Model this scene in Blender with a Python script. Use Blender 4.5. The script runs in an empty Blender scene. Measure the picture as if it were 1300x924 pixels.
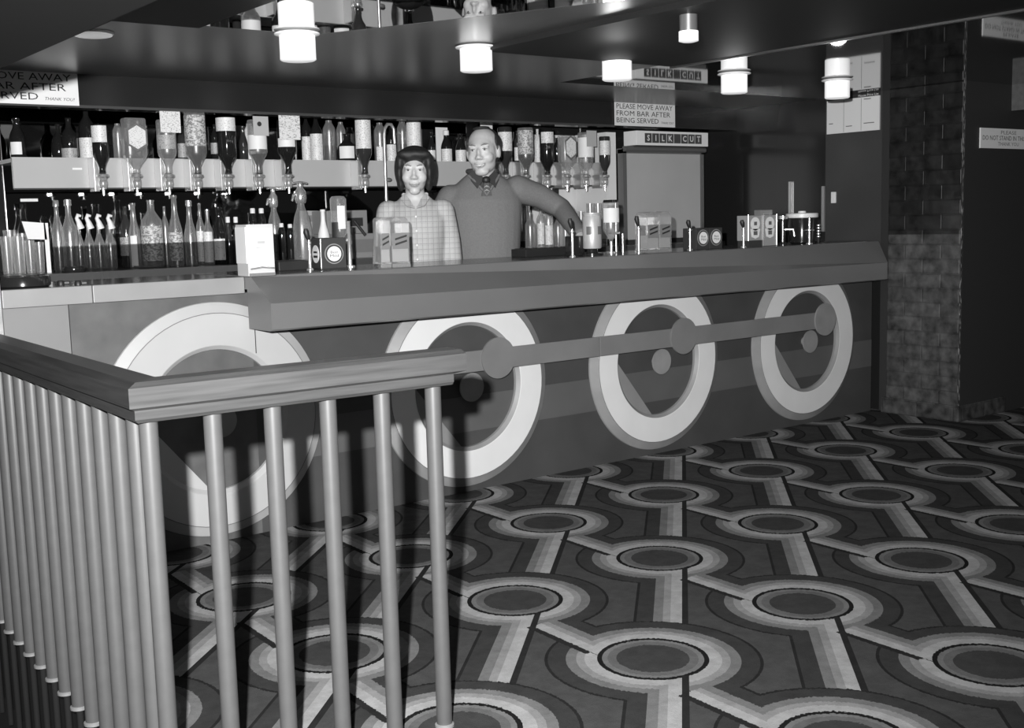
import bpy, bmesh, math, random
from mathutils import Vector, Matrix, Euler, Quaternion
random.seed(7)
PI = math.pi
SC = bpy.context.scene
COL = SC.collection

# ------------------------------------------------------------------ camera
CAM = Vector((-1.854, -4.319, 1.25))
CR = Vector((0.7893645, -0.61333573, -0.02688796))      # right
CD = Vector((-0.09710398, -0.08148782, -0.99193274))    # down
CF = Vector((0.60619675, 0.78560742, -0.12388094))      # forward
FPX = 1482.06
def ray(px, py): return CF + CR*((px-650)/FPX) + CD*((py-462)/FPX)
def at(px, py, y):
    d = ray(px, py); return CAM + d*((y-CAM.y)/d.y)
def atz(px, py, z):
    d = ray(px, py); return CAM + d*((z-CAM.z)/d.z)
def zat(px, py, y): return at(px, py, y).z
def half_width(px0, px1, p): return (px1-px0)/2*(Vector(p)-CAM).dot(CF)/FPX

cd = bpy.data.cameras.new('camera'); cam = bpy.data.objects.new('camera', cd); COL.objects.link(cam)
m = Matrix.Identity(4)
for r in range(3):
    m[r][0] = CR[r]; m[r][1] = -CD[r]; m[r][2] = -CF[r]; m[r][3] = CAM[r]
cam.matrix_world = m
cd.sensor_width = 36; cd.lens = FPX/1300*36; cd.clip_start = .02; cd.clip_end = 60
SC.camera = cam
SC.view_settings.view_transform = 'Standard'; SC.view_settings.look = 'None'
SC.view_settings.exposure = 0.0; SC.view_settings.gamma = 1.0; SC.view_settings.use_curve_mapping = False

# ------------------------------------------------------------------ materials
MATS = {}
def mat(name, v, rough=.5, metal=0., spec=.5, emit=0., noise=0., nscale=20., bump=0., coat=0.):
    if name in MATS: return MATS[name]
    M = bpy.data.materials.new(name); M.use_nodes = True
    nt = M.node_tree; b = nt.nodes['Principled BSDF']
    b.inputs['Base Color'].default_value = (v, v, v, 1)
    b.inputs['Roughness'].default_value = rough; b.inputs['Metallic'].default_value = metal
    b.inputs['Specular IOR Level'].default_value = spec
    if coat: b.inputs['Coat Weight'].default_value = coat; b.inputs['Coat Roughness'].default_value = .05
    if emit:
        b.inputs['Emission Color'].default_value = (1, 1, 1, 1); b.inputs['Emission Strength'].default_value = emit
    if noise or bump:
        tc = nt.nodes.new('ShaderNodeTexCoord'); n = nt.nodes.new('ShaderNodeTexNoise')
        n.inputs['Scale'].default_value = nscale; n.inputs['Detail'].default_value = 4
        nt.links.new(tc.outputs['Object'], n.inputs['Vector'])
        if noise:
            mr = nt.nodes.new('ShaderNodeMapRange')
            mr.inputs['From Min'].default_value = .3; mr.inputs['From Max'].default_value = .7
            mr.inputs['To Min'].default_value = v*(1-noise); mr.inputs['To Max'].default_value = v*(1+noise)
            nt.links.new(n.outputs['Fac'], mr.inputs['Value']); nt.links.new(mr.outputs['Result'], b.inputs['Base Color'])
        if bump:
            bn = nt.nodes.new('ShaderNodeBump'); bn.inputs['Strength'].default_value = bump; bn.inputs['Distance'].default_value = .01
            nt.links.new(n.outputs['Fac'], bn.inputs['Height']); nt.links.new(bn.outputs['Normal'], b.inputs['Normal'])
    MATS[name] = M
    return M
def glass(name, tint=.9, gloss=.25, rough=.03):
    if name in MATS: return MATS[name]
    M = bpy.data.materials.new(name); M.use_nodes = True
    nt = M.node_tree; nt.nodes.clear()
    o = nt.nodes.new('ShaderNodeOutputMaterial'); mx = nt.nodes.new('ShaderNodeMixShader')
    t = nt.nodes.new('ShaderNodeBsdfTransparent'); t.inputs[0].default_value = (tint, tint, tint, 1)
    g1 = nt.nodes.new('ShaderNodeBsdfGlossy'); g1.inputs['Color'].default_value = (.95, .95, .95, 1); g1.inputs['Roughness'].default_value = .3
    g2 = nt.nodes.new('ShaderNodeBsdfGlossy'); g2.inputs['Color'].default_value = (1, 1, 1, 1); g2.inputs['Roughness'].default_value = rough
    g = nt.nodes.new('ShaderNodeMixShader'); g.inputs[0].default_value = .45
    nt.links.new(g1.outputs[0], g.inputs[1]); nt.links.new(g2.outputs[0], g.inputs[2])
    if gloss:       # white diffuse share brightens the glass, standing in for its many inner highlights
        df = nt.nodes.new('ShaderNodeBsdfDiffuse'); df.inputs[0].default_value = (.8, .8, .8, 1)
        gm = nt.nodes.new('ShaderNodeMixShader'); gm.inputs[0].default_value = .36
        nt.links.new(g.outputs[0], gm.inputs[1]); nt.links.new(df.outputs[0], gm.inputs[2]); g = gm
    lw = nt.nodes.new('ShaderNodeLayerWeight'); lw.inputs['Blend'].default_value = .35
    ad = nt.nodes.new('ShaderNodeMath'); ad.operation = 'MULTIPLY_ADD'
    ad.inputs[1].default_value = .5 if gloss else .06; ad.inputs[2].default_value = gloss
    nt.links.new(lw.outputs['Facing'], ad.inputs[0]); nt.links.new(ad.outputs[0], mx.inputs[0])
    nt.links.new(t.outputs[0], mx.inputs[1]); nt.links.new(g.outputs[0], mx.inputs[2]); nt.links.new(mx.outputs[0], o.inputs[0])
    MATS[name] = M
    return M
def printed(name, paper, ink, sx, sz, thresh):
    """paper with rows of dark printed marks"""
    if name in MATS: return MATS[name]
    M = mat(name, paper, .5)
    nt = M.node_tree; b = nt.nodes['Principled BSDF']
    tc = nt.nodes.new('ShaderNodeTexCoord'); mp = nt.nodes.new('ShaderNodeMapping'); mp.inputs['Scale'].default_value = (sx, sx, sz)
    n = nt.nodes.new('ShaderNodeTexNoise'); n.inputs['Scale'].default_value = 1; n.inputs['Detail'].default_value = 1
    rp = nt.nodes.new('ShaderNodeValToRGB'); rp.color_ramp.elements[0].position = thresh; rp.color_ramp.elements[1].position = thresh+.06
    rp.color_ramp.elements[0].color = (ink, ink, ink, 1); rp.color_ramp.elements[1].color = (paper, paper, paper, 1)
    nt.links.new(tc.outputs['Object'], mp.inputs[0]); nt.links.new(mp.outputs[0], n.inputs['Vector'])
    nt.links.new(n.outputs['Fac'], rp.inputs[0]); nt.links.new(rp.outputs[0], b.inputs['Base Color'])
    return M

# ---- carpet: rings on a square lattice, linked by bands, all as node maths
class X:
    nt = None
    def __init__(s, sock): s.s = sock
    @staticmethod
    def op(o, *a):
        n = X.nt.nodes.new('ShaderNodeMath'); n.operation = o
        for i, v in enumerate(a):
            if isinstance(v, X): X.nt.links.new(v.s, n.inputs[i])
            else: n.inputs[i].default_value = v
        return X(n.outputs[0])
    def __add__(s, o): return X.op('ADD', s, o)
    __radd__ = __add__
    def __sub__(s, o): return X.op('SUBTRACT', s, o)
    def __rsub__(s, o): return X.op('SUBTRACT', o, s)
    def __mul__(s, o): return X.op('MULTIPLY', s, o)
    __rmul__ = __mul__
    def __lt__(s, o): return X.op('LESS_THAN', s, o)
    def __gt__(s, o): return X.op('GREATER_THAN', s, o)
def carpet_material():
    M = bpy.data.materials.new('patterned carpet'); M.use_nodes = True
    nt = M.node_tree; X.nt = nt; b = nt.nodes['Principled BSDF']
    b.inputs['Roughness'].default_value = .95; b.inputs['Specular IOR Level'].default_value = .05
    tc = nt.nodes.new('ShaderNodeTexCoord')
    # ragged tuft edges
    nz = nt.nodes.new('ShaderNodeTexNoise'); nz.inputs['Scale'].default_value = 120; nz.inputs['Detail'].default_value = 2
    nt.links.new(tc.outputs['Object'], nz.inputs['Vector'])
    sp = nt.nodes.new('ShaderNodeSeparateXYZ'); nt.links.new(tc.outputs['Object'], sp.inputs[0])
    wob = (X(nz.outputs['Fac']) - .5)*.015
    x = X(sp.outputs[0]) + wob; y = X(sp.outputs[1]) + wob
    ux, uy, wx, wy = .70842882, .68224296, -.02401972, -.66680020
    ox, oy = .39066062, -2.02767504
    lu, lw = math.hypot(ux, uy), math.hypot(wx, wy)
    ux1, uy1, wx1, wy1 = ux/lu, uy/lu, wx/lw, wy/lw
    det = ux*wy - uy*wx
    dx = x - ox; dy = y - oy
    al = (dx*wy - dy*wx)*(1/det); be = (dy*ux - dx*uy)*(1/det)
    fa = X.op('FLOOR', al); fb = X.op('FLOOR', be)
    D = None; ring = None; rad = None; lines = None
    mn = lambda a, c: c if a is None else X.op('MINIMUM', a, c)
    mxx = lambda a, c: c if a is None else X.op('MAXIMUM', a, c)
    for i in (0, 1):
        for j in (0, 1):
            A = fa + float(i); Bb = fb + float(j)
            qx = dx - (A*ux + Bb*wx); qy = dy - (A*uy + Bb*wy)
            r = X.op('SQRT', qx*qx + qy*qy)
            t = qy*(-ux1)*(1.) + qx*uy1                    # perpendicular to u
            t = X.op('MULTIPLY', t, 1.0)
            c = qy*wx1 - qx*wy1
            sup = ((t > .085)*(c < -.108))*9.
            D = mn(D, (r - .155) + sup); rad = mn(rad, r)
    rowD = None
    for j in (0, 1):                                        # bands along -u
        Bb = fb + float(j)
        qx = dx - Bb*wx; qy = dy - Bb*wy
        t = qx*uy1 - qy*ux1
        s = X.op('PINGPONG', 0., 1.) if False else X.op('WRAP', (qx*ux1 + qy*uy1)*-1., lu, 0.)
        e = s - lu
        far = X.op('SQRT', e*e + t*t) > .305
        ok = (t < .085)*far
        D = mn(D, (.085 - t) + (1. - ok)*9.)
        ln = (t > .083)*(t < .101)*far*(s > .12)*(s < .70)
        lines = mxx(lines, ln)
    for i in (0, 1):                                        # bands along w
        A = fa + float(i)
        qx = dx - A*ux; qy = dy - A*uy
        c = qy*wx1 - qx*wy1
        a = X.op('WRAP', qx*wx1 + qy*wy1, lw, 0.)
        ok = (c > -.108)*(a > .235)
        D = mn(D, (c + .108) + (1. - ok)*9.)
        lines = mxx(lines, (c > -.127)*(c < -.106)*(a > .235)*(a < .52))
    rp = nt.nodes.new('ShaderNodeValToRGB'); rp.color_ramp.interpolation = 'CONSTANT'
    sc = X.op('MULTIPLY_ADD', D, 2.5, .25)
    nt.links.new(sc.s, rp.inputs[0])
    el = rp.color_ramp.elements
    G = {'disc': .040, 'inner': .10, 'line': .010, 'l1': .29, 'l2': .21, 'l3': .135, 'dk': .034, 'bg': .052}
    def pos(d): return d*2.5 + .25
    stops = [(-.0, None)]
    seq = [(-.1, G['disc']), (-.052, G['inner']), (-.028, G['inner']*1.35), (-.012, G['line']), (.003, G['l1']), (.038, G['l2']), (.062, G['l3']),
           (.092, G['dk']), (.143, G['line']*1.6), (.153, G['bg'])]
    for k, (d, v) in enumerate(seq):
        p = max(0., pos(d))
        e = el[k] if k < 2 else el.new(p)
        e.position = p; e.color = (v, v, v, 1)
    mx = nt.nodes.new('ShaderNodeMix'); mx.data_type = 'RGBA'
    lm = lines*(rad > .15)
    nt.links.new(lm.s, mx.inputs['Factor']); nt.links.new(rp.outputs[0], mx.inputs['A']); mx.inputs['B'].default_value = (.018, .018, .018, 1)
    n2 = nt.nodes.new('ShaderNodeTexNoise'); n2.inputs['Scale'].default_value = 14; n2.inputs['Detail'].default_value = 8; n2.inputs['Roughness'].default_value = .75
    nt.links.new(tc.outputs['Object'], n2.inputs['Vector'])
    mr = nt.nodes.new('ShaderNodeMapRange'); mr.inputs['From Min'].default_value = .25; mr.inputs['From Max'].default_value = .75
    mr.inputs['To Min'].default_value = .7; mr.inputs['To Max'].default_value = 1.3
    nt.links.new(n2.outputs['Fac'], mr.inputs['Value'])
    ml = nt.nodes.new('ShaderNodeMix'); ml.data_type = 'RGBA'; ml.blend_type = 'MULTIPLY'; ml.inputs['Factor'].default_value = 1
    nt.links.new(mx.outputs['Result'], ml.inputs['A']); nt.links.new(mr.outputs['Result'], ml.inputs['B'])
    nt.links.new(ml.outputs['Result'], b.inputs['Base Color'])
    n3 = nt.nodes.new('ShaderNodeTexNoise'); n3.inputs['Scale'].default_value = 250
    nt.links.new(tc.outputs['Object'], n3.inputs['Vector'])
    bp = nt.nodes.new('ShaderNodeBump'); bp.inputs['Strength'].default_value = .35; bp.inputs['Distance'].default_value = .004
    nt.links.new(n3.outputs['Fac'], bp.inputs['Height']); nt.links.new(bp.outputs['Normal'], b.inputs['Normal'])
    return M
def brick_material():
    M = mat('glazed dark brick', .1, .28)
    nt = M.node_tree; b = nt.nodes['Principled BSDF']
    tc = nt.nodes.new('ShaderNodeTexCoord'); sp = nt.nodes.new('ShaderNodeSeparateXYZ'); cb = nt.nodes.new('ShaderNodeCombineXYZ')
    nt.links.new(tc.outputs['Object'], sp.inputs[0])
    X.nt = nt
    s = X(sp.outputs[0]) + X(sp.outputs[1])
    nt.links.new(s.s, cb.inputs[0]); nt.links.new(sp.outputs[2], cb.inputs[1])
    bk = nt.nodes.new('ShaderNodeTexBrick'); nt.links.new(cb.outputs[0], bk.inputs['Vector'])
    bk.inputs['Scale'].default_value = 1; bk.inputs['Brick Width'].default_value = .24; bk.inputs['Row Height'].default_value = .086
    bk.inputs['Mortar Size'].default_value = .006; bk.inputs['Mortar Smooth'].default_value = .4
    bk.inputs['Color1'].default_value = (.06, .06, .06, 1); bk.inputs['Color2'].default_value = (.042, .042, .042, 1); bk.inputs['Mortar'].default_value = (.042, .042, .042, 1)
    n = nt.nodes.new('ShaderNodeTexNoise'); n.inputs['Scale'].default_value = 18; n.inputs['Detail'].default_value = 5
    nt.links.new(tc.outputs['Object'], n.inputs['Vector'])
    mr = nt.nodes.new('ShaderNodeMapRange'); mr.inputs['From Min'].default_value = .3; mr.inputs['From Max'].default_value = .7; mr.inputs['To Min'].default_value = .4; mr.inputs['To Max'].default_value = 1.8
    nt.links.new(n.outputs['Fac'], mr.inputs['Value'])
    ml = nt.nodes.new('ShaderNodeMix'); ml.data_type = 'RGBA'; ml.blend_type = 'MULTIPLY'; ml.inputs['Factor'].default_value = 1
    nt.links.new(bk.outputs['Color'], ml.inputs['A']); nt.links.new(mr.outputs['Result'], ml.inputs['B']); up = X.op('MULTIPLY_ADD', X(sp.outputs[2]) > 1.09, -.72, 1.)          # painted black above the counter
    m2 = nt.nodes.new('ShaderNodeMix'); m2.data_type = 'RGBA'; m2.blend_type = 'MULTIPLY'; m2.inputs['Factor'].default_value = 1
    nt.links.new(ml.outputs['Result'], m2.inputs['A']); nt.links.new(up.s, m2.inputs['B']); nt.links.new(m2.outputs['Result'], b.inputs['Base Color'])
    hs = X(n.outputs['Fac'])*.5 - X(bk.outputs['Fac'])
    bp = nt.nodes.new('ShaderNodeBump'); bp.inputs['Strength'].default_value = .4; bp.inputs['Distance'].default_value = .005
    nt.links.new(hs.s, bp.inputs['Height']); nt.links.new(bp.outputs['Normal'], b.inputs['Normal'])
    return M
def plaid_material():
    M = mat('checked cotton', .5, .8)
    nt = M.node_tree; b = nt.nodes['Principled BSDF']; X.nt = nt
    tc = nt.nodes.new('ShaderNodeTexCoord'); sp = nt.nodes.new('ShaderNodeSeparateXYZ'); nt.links.new(tc.outputs['Object'], sp.inputs[0])
    def stripe(s, p, w): return X.op('WRAP', s, p, 0.) < w
    x = X(sp.outputs[0]); z = X(sp.outputs[2])
    l = X.op('MAXIMUM', stripe(x, .027, .003), stripe(z, .027, .003))
    l2 = X.op('MAXIMUM', stripe(x + .007, .027, .002), stripe(z + .007, .027, .002))
    v = (.44 - l*.15) - l2*.07
    nt.links.new(v.s, b.inputs['Base Color'])
    return M
def wood_material(name, v, rough=.3, spec=.5):
    M = mat(name, v, rough, spec=spec)
    nt = M.node_tree; b = nt.nodes['Principled BSDF']
    tc = nt.nodes.new('ShaderNodeTexCoord'); mp = nt.nodes.new('ShaderNodeMapping'); mp.inputs['Scale'].default_value = (4, 90, 90)
    n = nt.nodes.new('ShaderNodeTexNoise'); n.inputs['Scale'].default_value = 1; n.inputs['Detail'].default_value = 6
    mr = nt.nodes.new('ShaderNodeMapRange'); mr.inputs['From Min'].default_value = .3; mr.inputs['From Max'].default_value = .7
    mr.inputs['To Min'].default_value = v*.75; mr.inputs['To Max'].default_value = v*1.3
    nt.links.new(tc.outputs['Object'], mp.inputs[0]); nt.links.new(mp.outputs[0], n.inputs['Vector'])
    nt.links.new(n.outputs['Fac'], mr.inputs['Value']); nt.links.new(mr.outputs['Result'], b.inputs['Base Color'])
    return M

CARPET = carpet_material(); BRICK = brick_material(); PLAID = plaid_material()
WOODT = wood_material('dark polished handrail wood', .05, .35, .3)
WHITE = mat('white paint', .8, .45); WHEELW = mat('cream wheel paint', .62, .5, noise=.03, nscale=6)
WHEELE = mat('grey wheel edge paint', .23, .5, noise=.08, nscale=10); WHEELB = mat('white wheel edge paint', .85, .5, noise=.04, nscale=10); WHEELC = mat('pale grey wheel face', .38, .5, noise=.03, nscale=6)
WHEELG = mat('grey wheel paint', .2, .45, noise=.06, nscale=8)
COUNTER = mat('counter laminate', .135, .32, noise=.06, nscale=3)
COUNTERTOP = mat('counter top laminate', .09, .18)
FLAP = mat('flap laminate', .24, .35, noise=.06, nscale=7)
PANEL = mat('bar front paint', .05, .55, noise=.12, nscale=5)
PANELL = mat('bar front stripe paint', .085, .5, noise=.08, nscale=5)
DOORP = mat('bar hatch paint', .17, .5, noise=.05, nscale=5)
ROD = mat('coupling rod paint', .16, .45, noise=.08, nscale=6)
HUB = mat('hub paint', .22, .5, noise=.1, nscale=10)
BLACK = mat('matt black paint', .03, .6, spec=.3)
BLACKG = mat('gloss black paint', .016, .15)
CEILD = mat('dark matt ceiling paint', .013, .6, spec=.2)
SATIN = mat('satin lacquer ceiling', .055, .3, spec=1.)
MIRROR = mat('dark mirror', .62, .015, metal=1.)
BACKMIRROR = mat('smoked back mirror', .22, .04, metal=1.)
TRIM = mat('aluminium trim', .45, .35, metal=1.)
CHROME = mat('chrome', .85, .2, metal=.8)
CHROMED = mat('dull chrome', .6, .3, metal=.75)
GREYBAL = mat('grey baluster sleeve', .06, .4, noise=.05, nscale=30)
SHELFG = mat('grey shelf laminate', .4, .35, noise=.03, nscale=4)
LAMPW = mat('opal lamp glass', .85, .3, emit=.45)
LAMPD = mat('opal lamp glass dim', .8, .3, emit=.3)
LAMPM = mat('grey metal lamp tube', .22, .3, metal=.6)
CARD = mat('white card', .72, .6); CARDP = printed('printed card', .7, .3, 120, 260, .38)
LABELW = printed('white bottle label', .68, .35, 150, 260, .36); LABELM = printed('figured bottle label', .5, .2, 90, 120, .45)
LABELG = printed('grey bottle label', .35, .18, 150, 260, .4)
GCLEAR = glass('clear glass', .92, .2); GTINT = glass('pale tinted glass', .75, .24); SMOKE = glass('smoked acrylic', .62, .0)
GDARK = mat('dark bottle glass', .012, .06, spec=.7); LIQ = mat('dark liquor', .01, .1)
GAMB = mat('brown bottle glass', .03, .06, spec=.7)
SKIN = mat('skin', .5, .5, noise=.04, nscale=30); HAIRD = mat('dark hair', .014, .62, noise=.4, nscale=60); HAIRM = mat('brown hair', .03, .5, noise=.4, nscale=60)
SWEATER = mat('wool jumper', .17, .9, spec=.1, noise=.08, nscale=120, bump=.15); SHIRT = mat('dark shirt cotton', .055, .8); TIE = mat('dark tie silk', .018, .5); TIEP = mat('light tie pattern', .3, .5)
LIP = mat('lips', .24, .5); EYEW = mat('eye white', .5, .3); IRIS = mat('iris', .06, .2); BROW = mat('eyebrow hair', .16, .8)
INK = mat('black lettering', .02, .6); INKG = mat('grey lettering', .12, .6); LETW = mat('white lettering', .75, .5); TILE = mat('dark sign tile', .05, .4)
BOXD = mat('dark pump box', .04, .55, spec=.25); JUICE = mat('pale squash', .42, .3); JLAB = mat('squash label', .17, .5)
SCREEN = mat('pale roller panel', .42, .4, noise=.05, nscale=3); SIDEW = mat('white back panel', .72, .4); FRAMEG = mat('grey frame', .1, .4)
TILL = mat('grey enamel', .22, .4); RUBBER = mat('black rubber', .015, .5); LIDW = mat('white lid', .75, .4)
TROUS = mat('dark trousers', .03, .9); SKIRT = mat('dark skirt', .04, .9); SHOE = mat('black shoe leather', .01, .3)
LAMINATE = mat('grey end panel', .05, .18, spec=.6); SILVER = mat('silver can', .6, .38, metal=.45); NOSE = mat('stair nosing', .3, .4)
LANTERN = mat('pale lantern glass', .3, .35)

# ------------------------------------------------------------------ mesh helpers
def link(o, parent=None):
    COL.objects.link(o)
    if parent: o.parent = parent
    return o
def obj(name, bm, m, parent=None, smooth=False, loc=None):
    me = bpy.data.meshes.new(name)
    bmesh.ops.recalc_face_normals(bm, faces=bm.faces)
    bm.to_mesh(me); bm.free()
    for p in me.polygons: p.use_smooth = smooth
    if isinstance(m, (list, tuple)):
        for k in m: me.materials.append(k)
    else: me.materials.append(m)
    o = bpy.data.objects.new(name, me)
    if smooth:
        try: me.set_sharp_from_angle(angle=math.radians(45))
        except Exception: pass
    if loc is not None: o.location = loc
    return link(o, parent)
def thing(name, label, cat, loc=(0, 0, 0), rz=0, group=None):
    o = bpy.data.objects.new(name, None); o.empty_display_size = .05
    o.location = loc; o.rotation_euler = (0, 0, rz)
    return tag(link(o), label, cat, group)
def tag(o, label, cat, group=None):
    o['label'] = label; o['category'] = cat
    if group: o['group'] = group
    return o
def struct(name, bm, m, smooth=False):
    o = obj(name, bm, m, None, smooth); o['kind'] = 'structure'; return o
def BM(): return bmesh.new()
def box(bm, a, b, bevel=0.):
    """axis box from corner a to corner b"""
    c = [(a[i]+b[i])/2 for i in range(3)]; s = [abs(b[i]-a[i]) for i in range(3)]
    g = bmesh.ops.create_cube(bm, size=1., matrix=Matrix.Translation(c) @ Matrix.Diagonal((*s, 1)))
    if bevel:
        ed = list({e for v in g['verts'] for e in v.link_edges})
        bmesh.ops.bevel(bm, geom=ed, offset=bevel, segments=2, affect='EDGES', profile=.6)
    return bm
def cyl(bm, p, q, r0, r1=None, n=20):
    p = Vector(p); q = Vector(q); r1 = r0 if r1 is None else r1
    d = q-p; L = d.length
    M = Matrix.Translation((p+q)/2) @ d.to_track_quat('Z', 'Y').to_matrix().to_4x4()
    bmesh.ops.create_cone(bm, cap_ends=True, segments=n, radius1=r0, radius2=r1, depth=L, matrix=M)
    return bm
def ell(bm, c, r, n=16, rot=None):
    M = Matrix.Translation(c)
    if rot is not None: M = M @ rot.to_4x4()
    bmesh.ops.create_uvsphere(bm, u_segments=n, v_segments=max(8, n*3//4), radius=1, matrix=M @ Matrix.Diagonal((*r, 1)))
    return bm
def lathe(bm, prof, n=24, c=(0, 0, 0), sx=1., sy=1., sq=0.):
    """prof: list of (r, z); sq > 0 squares the section"""
    rings = []
    for r, z in prof:
        ring = []
        for k in range(n):
            a = 2*PI*k/n
            ca, sa = math.cos(a), math.sin(a)
            f = 1.
            if sq: f = 1/((abs(ca)**(2+sq)+abs(sa)**(2+sq))**(1/(2+sq)))
            ring.append(bm.verts.new((c[0]+r*f*ca*sx, c[1]+r*f*sa*sy, c[2]+z)))
        rings.append(ring)
    for a, b in zip(rings, rings[1:]):
        for k in range(n):
            bm.faces.new((a[k], a[(k+1) % n], b[(k+1) % n], b[k]))
    bm.faces.new(rings[0][::-1]); bm.faces.new(rings[-1])
    return bm
def patch(bm, R, z0, z1, a0, half, n=12, sq=0., sx=1., sy=1., t=.0012):
    """curved label sheet with thickness hugging a body of radius R, facing angle a0"""
    cols = []
    for k in range(n+1):
        a = a0-half+2*half*k/n
        ca, sa = math.cos(a), math.sin(a); f = 1.
        if sq: f = 1/((abs(ca)**(2+sq)+abs(sa)**(2+sq))**(1/(2+sq)))
        cols.append([bm.verts.new(((R+t*(i > 1))*f*ca*sx, (R+t*(i > 1))*f*sa*sy, z)) for i, z in enumerate((z0, z1, z1, z0))])
    for a, b in zip(cols, cols[1:]):
        for i in range(4):
            bm.faces.new((a[i], b[i], b[(i+1) % 4], a[(i+1) % 4]))
    bm.faces.new(cols[0]); bm.faces.new(cols[-1][::-1])
    return bm
def prism(bm, poly, a, b, axis):
    """extrude a 2D polygon along axis between a and b; poly in the two other axes in order"""
    def P(u, v, t): return {0: (t, u, v), 1: (u, t, v), 2: (u, v, t)}[axis]
    A = [bm.verts.new(P(u, v, a)) for u, v in poly]; Bv = [bm.verts.new(P(u, v, b)) for u, v in poly]
    n = len(poly)
    for k in range(n): bm.faces.new((A[k], A[(k+1) % n], Bv[(k+1) % n], Bv[k]))
    bm.faces.new(A[::-1]); bm.faces.new(Bv)
    return bm
def disc_y(bm, cx, cz, r, y0, y1, n=48):
    return cyl(bm, (cx, y0, cz), (cx, y1, cz), r, n=n)
def tube(bm, pts, r, n=10):
    pts = [Vector(p) for p in pts]; rings = []
    for i, p in enumerate(pts):
        d = (pts[min(i+1, len(pts)-1)]-pts[max(i-1, 0)]).normalized()
        q = d.to_track_quat('Z', 'Y'); rr = r[i] if isinstance(r, (list, tuple)) else r
        rings.append([bm.verts.new(p + q @ Vector((rr*math.cos(2*PI*k/n), rr*math.sin(2*PI*k/n), 0))) for k in range(n)])
    for a, b in zip(rings, rings[1:]):
        best = min(range(n), key=lambda s: sum((a[k].co-b[(k+s) % n].co).length for k in range(n)))
        for k in range(n): bm.faces.new((a[k], a[(k+1) % n], b[(k+1+best) % n], b[(k+best) % n]))
    bm.faces.new(rings[0][::-1]); bm.faces.new(rings[-1])
    return bm
def text(name, s, m, parent, origin, right, up, width=None, height=.03, align='LEFT', shear=0., depth=.0008, bold=0.):
    cu = bpy.data.curves.new('t', 'FONT'); cu.body = s; cu.size = 1.; cu.resolution_u = 2; cu.shear = shear; cu.extrude = 0.; cu.offset = bold
    o = bpy.data.objects.new('t', cu); COL.objects.link(o)
    dg = bpy.context.evaluated_depsgraph_get(); me = bpy.data.meshes.new_from_object(o.evaluated_get(dg))
    bpy.data.objects.remove(o); bpy.data.curves.remove(cu)
    xs = [v.co.x for v in me.vertices]; ys = [v.co.y for v in me.vertices]
    x0, x1, y0, y1 = min(xs), max(xs), min(ys), max(ys)
    sy = height/(y1-y0); sx = width/(x1-x0) if width else sy
    right = Vector(right).normalized(); up = Vector(up).normalized(); origin = Vector(origin); nrm = right.cross(up)
    off = {'LEFT': 0, 'CENTER': -(x1-x0)*sx/2, 'RIGHT': -(x1-x0)*sx}[align]
    for v in me.vertices:
        v.co = origin + right*((v.co.x-x0)*sx+off) + up*((v.co.y-y0)*sy) + nrm*depth
    me.name = name; me.materials.clear(); me.materials.append(m)
    ob = bpy.data.objects.new(name, me); link(ob, parent)
    return ob
RX, UPZ = (1, 0, 0), (0, 0, 1)
def extent(s):
    cu = bpy.data.curves.new('t', 'FONT'); cu.body = s; cu.size = 1.; o = bpy.data.objects.new('t', cu); COL.objects.link(o)
    dg = bpy.context.evaluated_depsgraph_get(); me = bpy.data.meshes.new_from_object(o.evaluated_get(dg))
    xs = [v.co.x for v in me.vertices]; bpy.data.objects.remove(o); bpy.data.curves.remove(cu); bpy.data.meshes.remove(me)
    return min(xs), max(xs)
def text_line(name, s, m, parent, origin, right, up, width, height):
    """one mesh per word"""
    a0, a1 = extent(s); k = width/(a1-a0); ws_ = s.split(' ')
    for i, w in enumerate(ws_):
        e1 = extent(' '.join(ws_[:i+1]))[1]; b0, b1 = extent(w)
        text(name, w, m, parent, Vector(origin)+Vector(right)*((e1-(b1-b0)-a0)*k), right, up, (b1-b0)*k, height)

# ================================================================== SETTING
HC = 1.95
b = BM(); prism(b, [(-.965, -2.0), (7, -2.0), (7, 1.9), (-.83, 1.9)], -.2, 0, 2); box(b, (-.965, -7, -.2), (7, -2.0, 0)); box(b, (-4, -7, -.2), (-.965, -2.03, 0)); fl = struct('floor', b, CARPET)
b = BM(); box(b, (-.77, 1.65, 0), (4.6, 1.75, HC)); struct('wall_back', b, BLACKG)
b = BM(); box(b, (-.3, 1.638, 1.1), (2.93, 1.65, 1.93)); struct('trim_1', b, BACKMIRROR)
b = BM(); box(b, (-4, 1.75, -1.4), (-.72, 1.9, HC)); box(b, (-.90, 1.15, 0), (-.77, 1.9, HC)); struct('wall_left', b, BLACK)
b = BM(); box(b, (4.36, -.1, 0), (4.5, .43, HC)); box(b, (4.36, .43, 0), (4.5, 1.65, HC)); struct('wall_right', b, BLACKG)
b = BM(); box(b, (4.345, -.02, .9), (4.36, .395, HC)); struct('trim_2', b, LAMINATE)
t = BM(); box(t, (4.345, -.1, 0), (4.36, -.021, HC)); struct('trim_12', t, BLACK)  # matt strip added over the gloss wall to keep the gap dark, without reflections
b = BM(); box(b, (4.80, -.589, 0), (8.0, -.45, HC)); struct('wall_end', b, BLACK)
# brick pillar at the end of the bar
t = BM(); box(t, (4.30, -.585, 0), (4.80, -.10, HC), .006); pil = struct('pillar', t, BRICK)
t = BM(); box(t, (4.285, -.60, 0), (4.80, -.075, .095), .006); struct('baseboard_pillar', t, BRICK)
t = BM(); box(t, (4.312, -.589, .0), (4.80, -.585, HC)); struct('trim_3', t, BLACK)
t = BM(); box(t, (4.2985, -.588, .095), (4.312, -.5835, HC)); struct('trim_11', t, printed('chipped pillar corner', .03, .3, 160, 25, .4))
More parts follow.
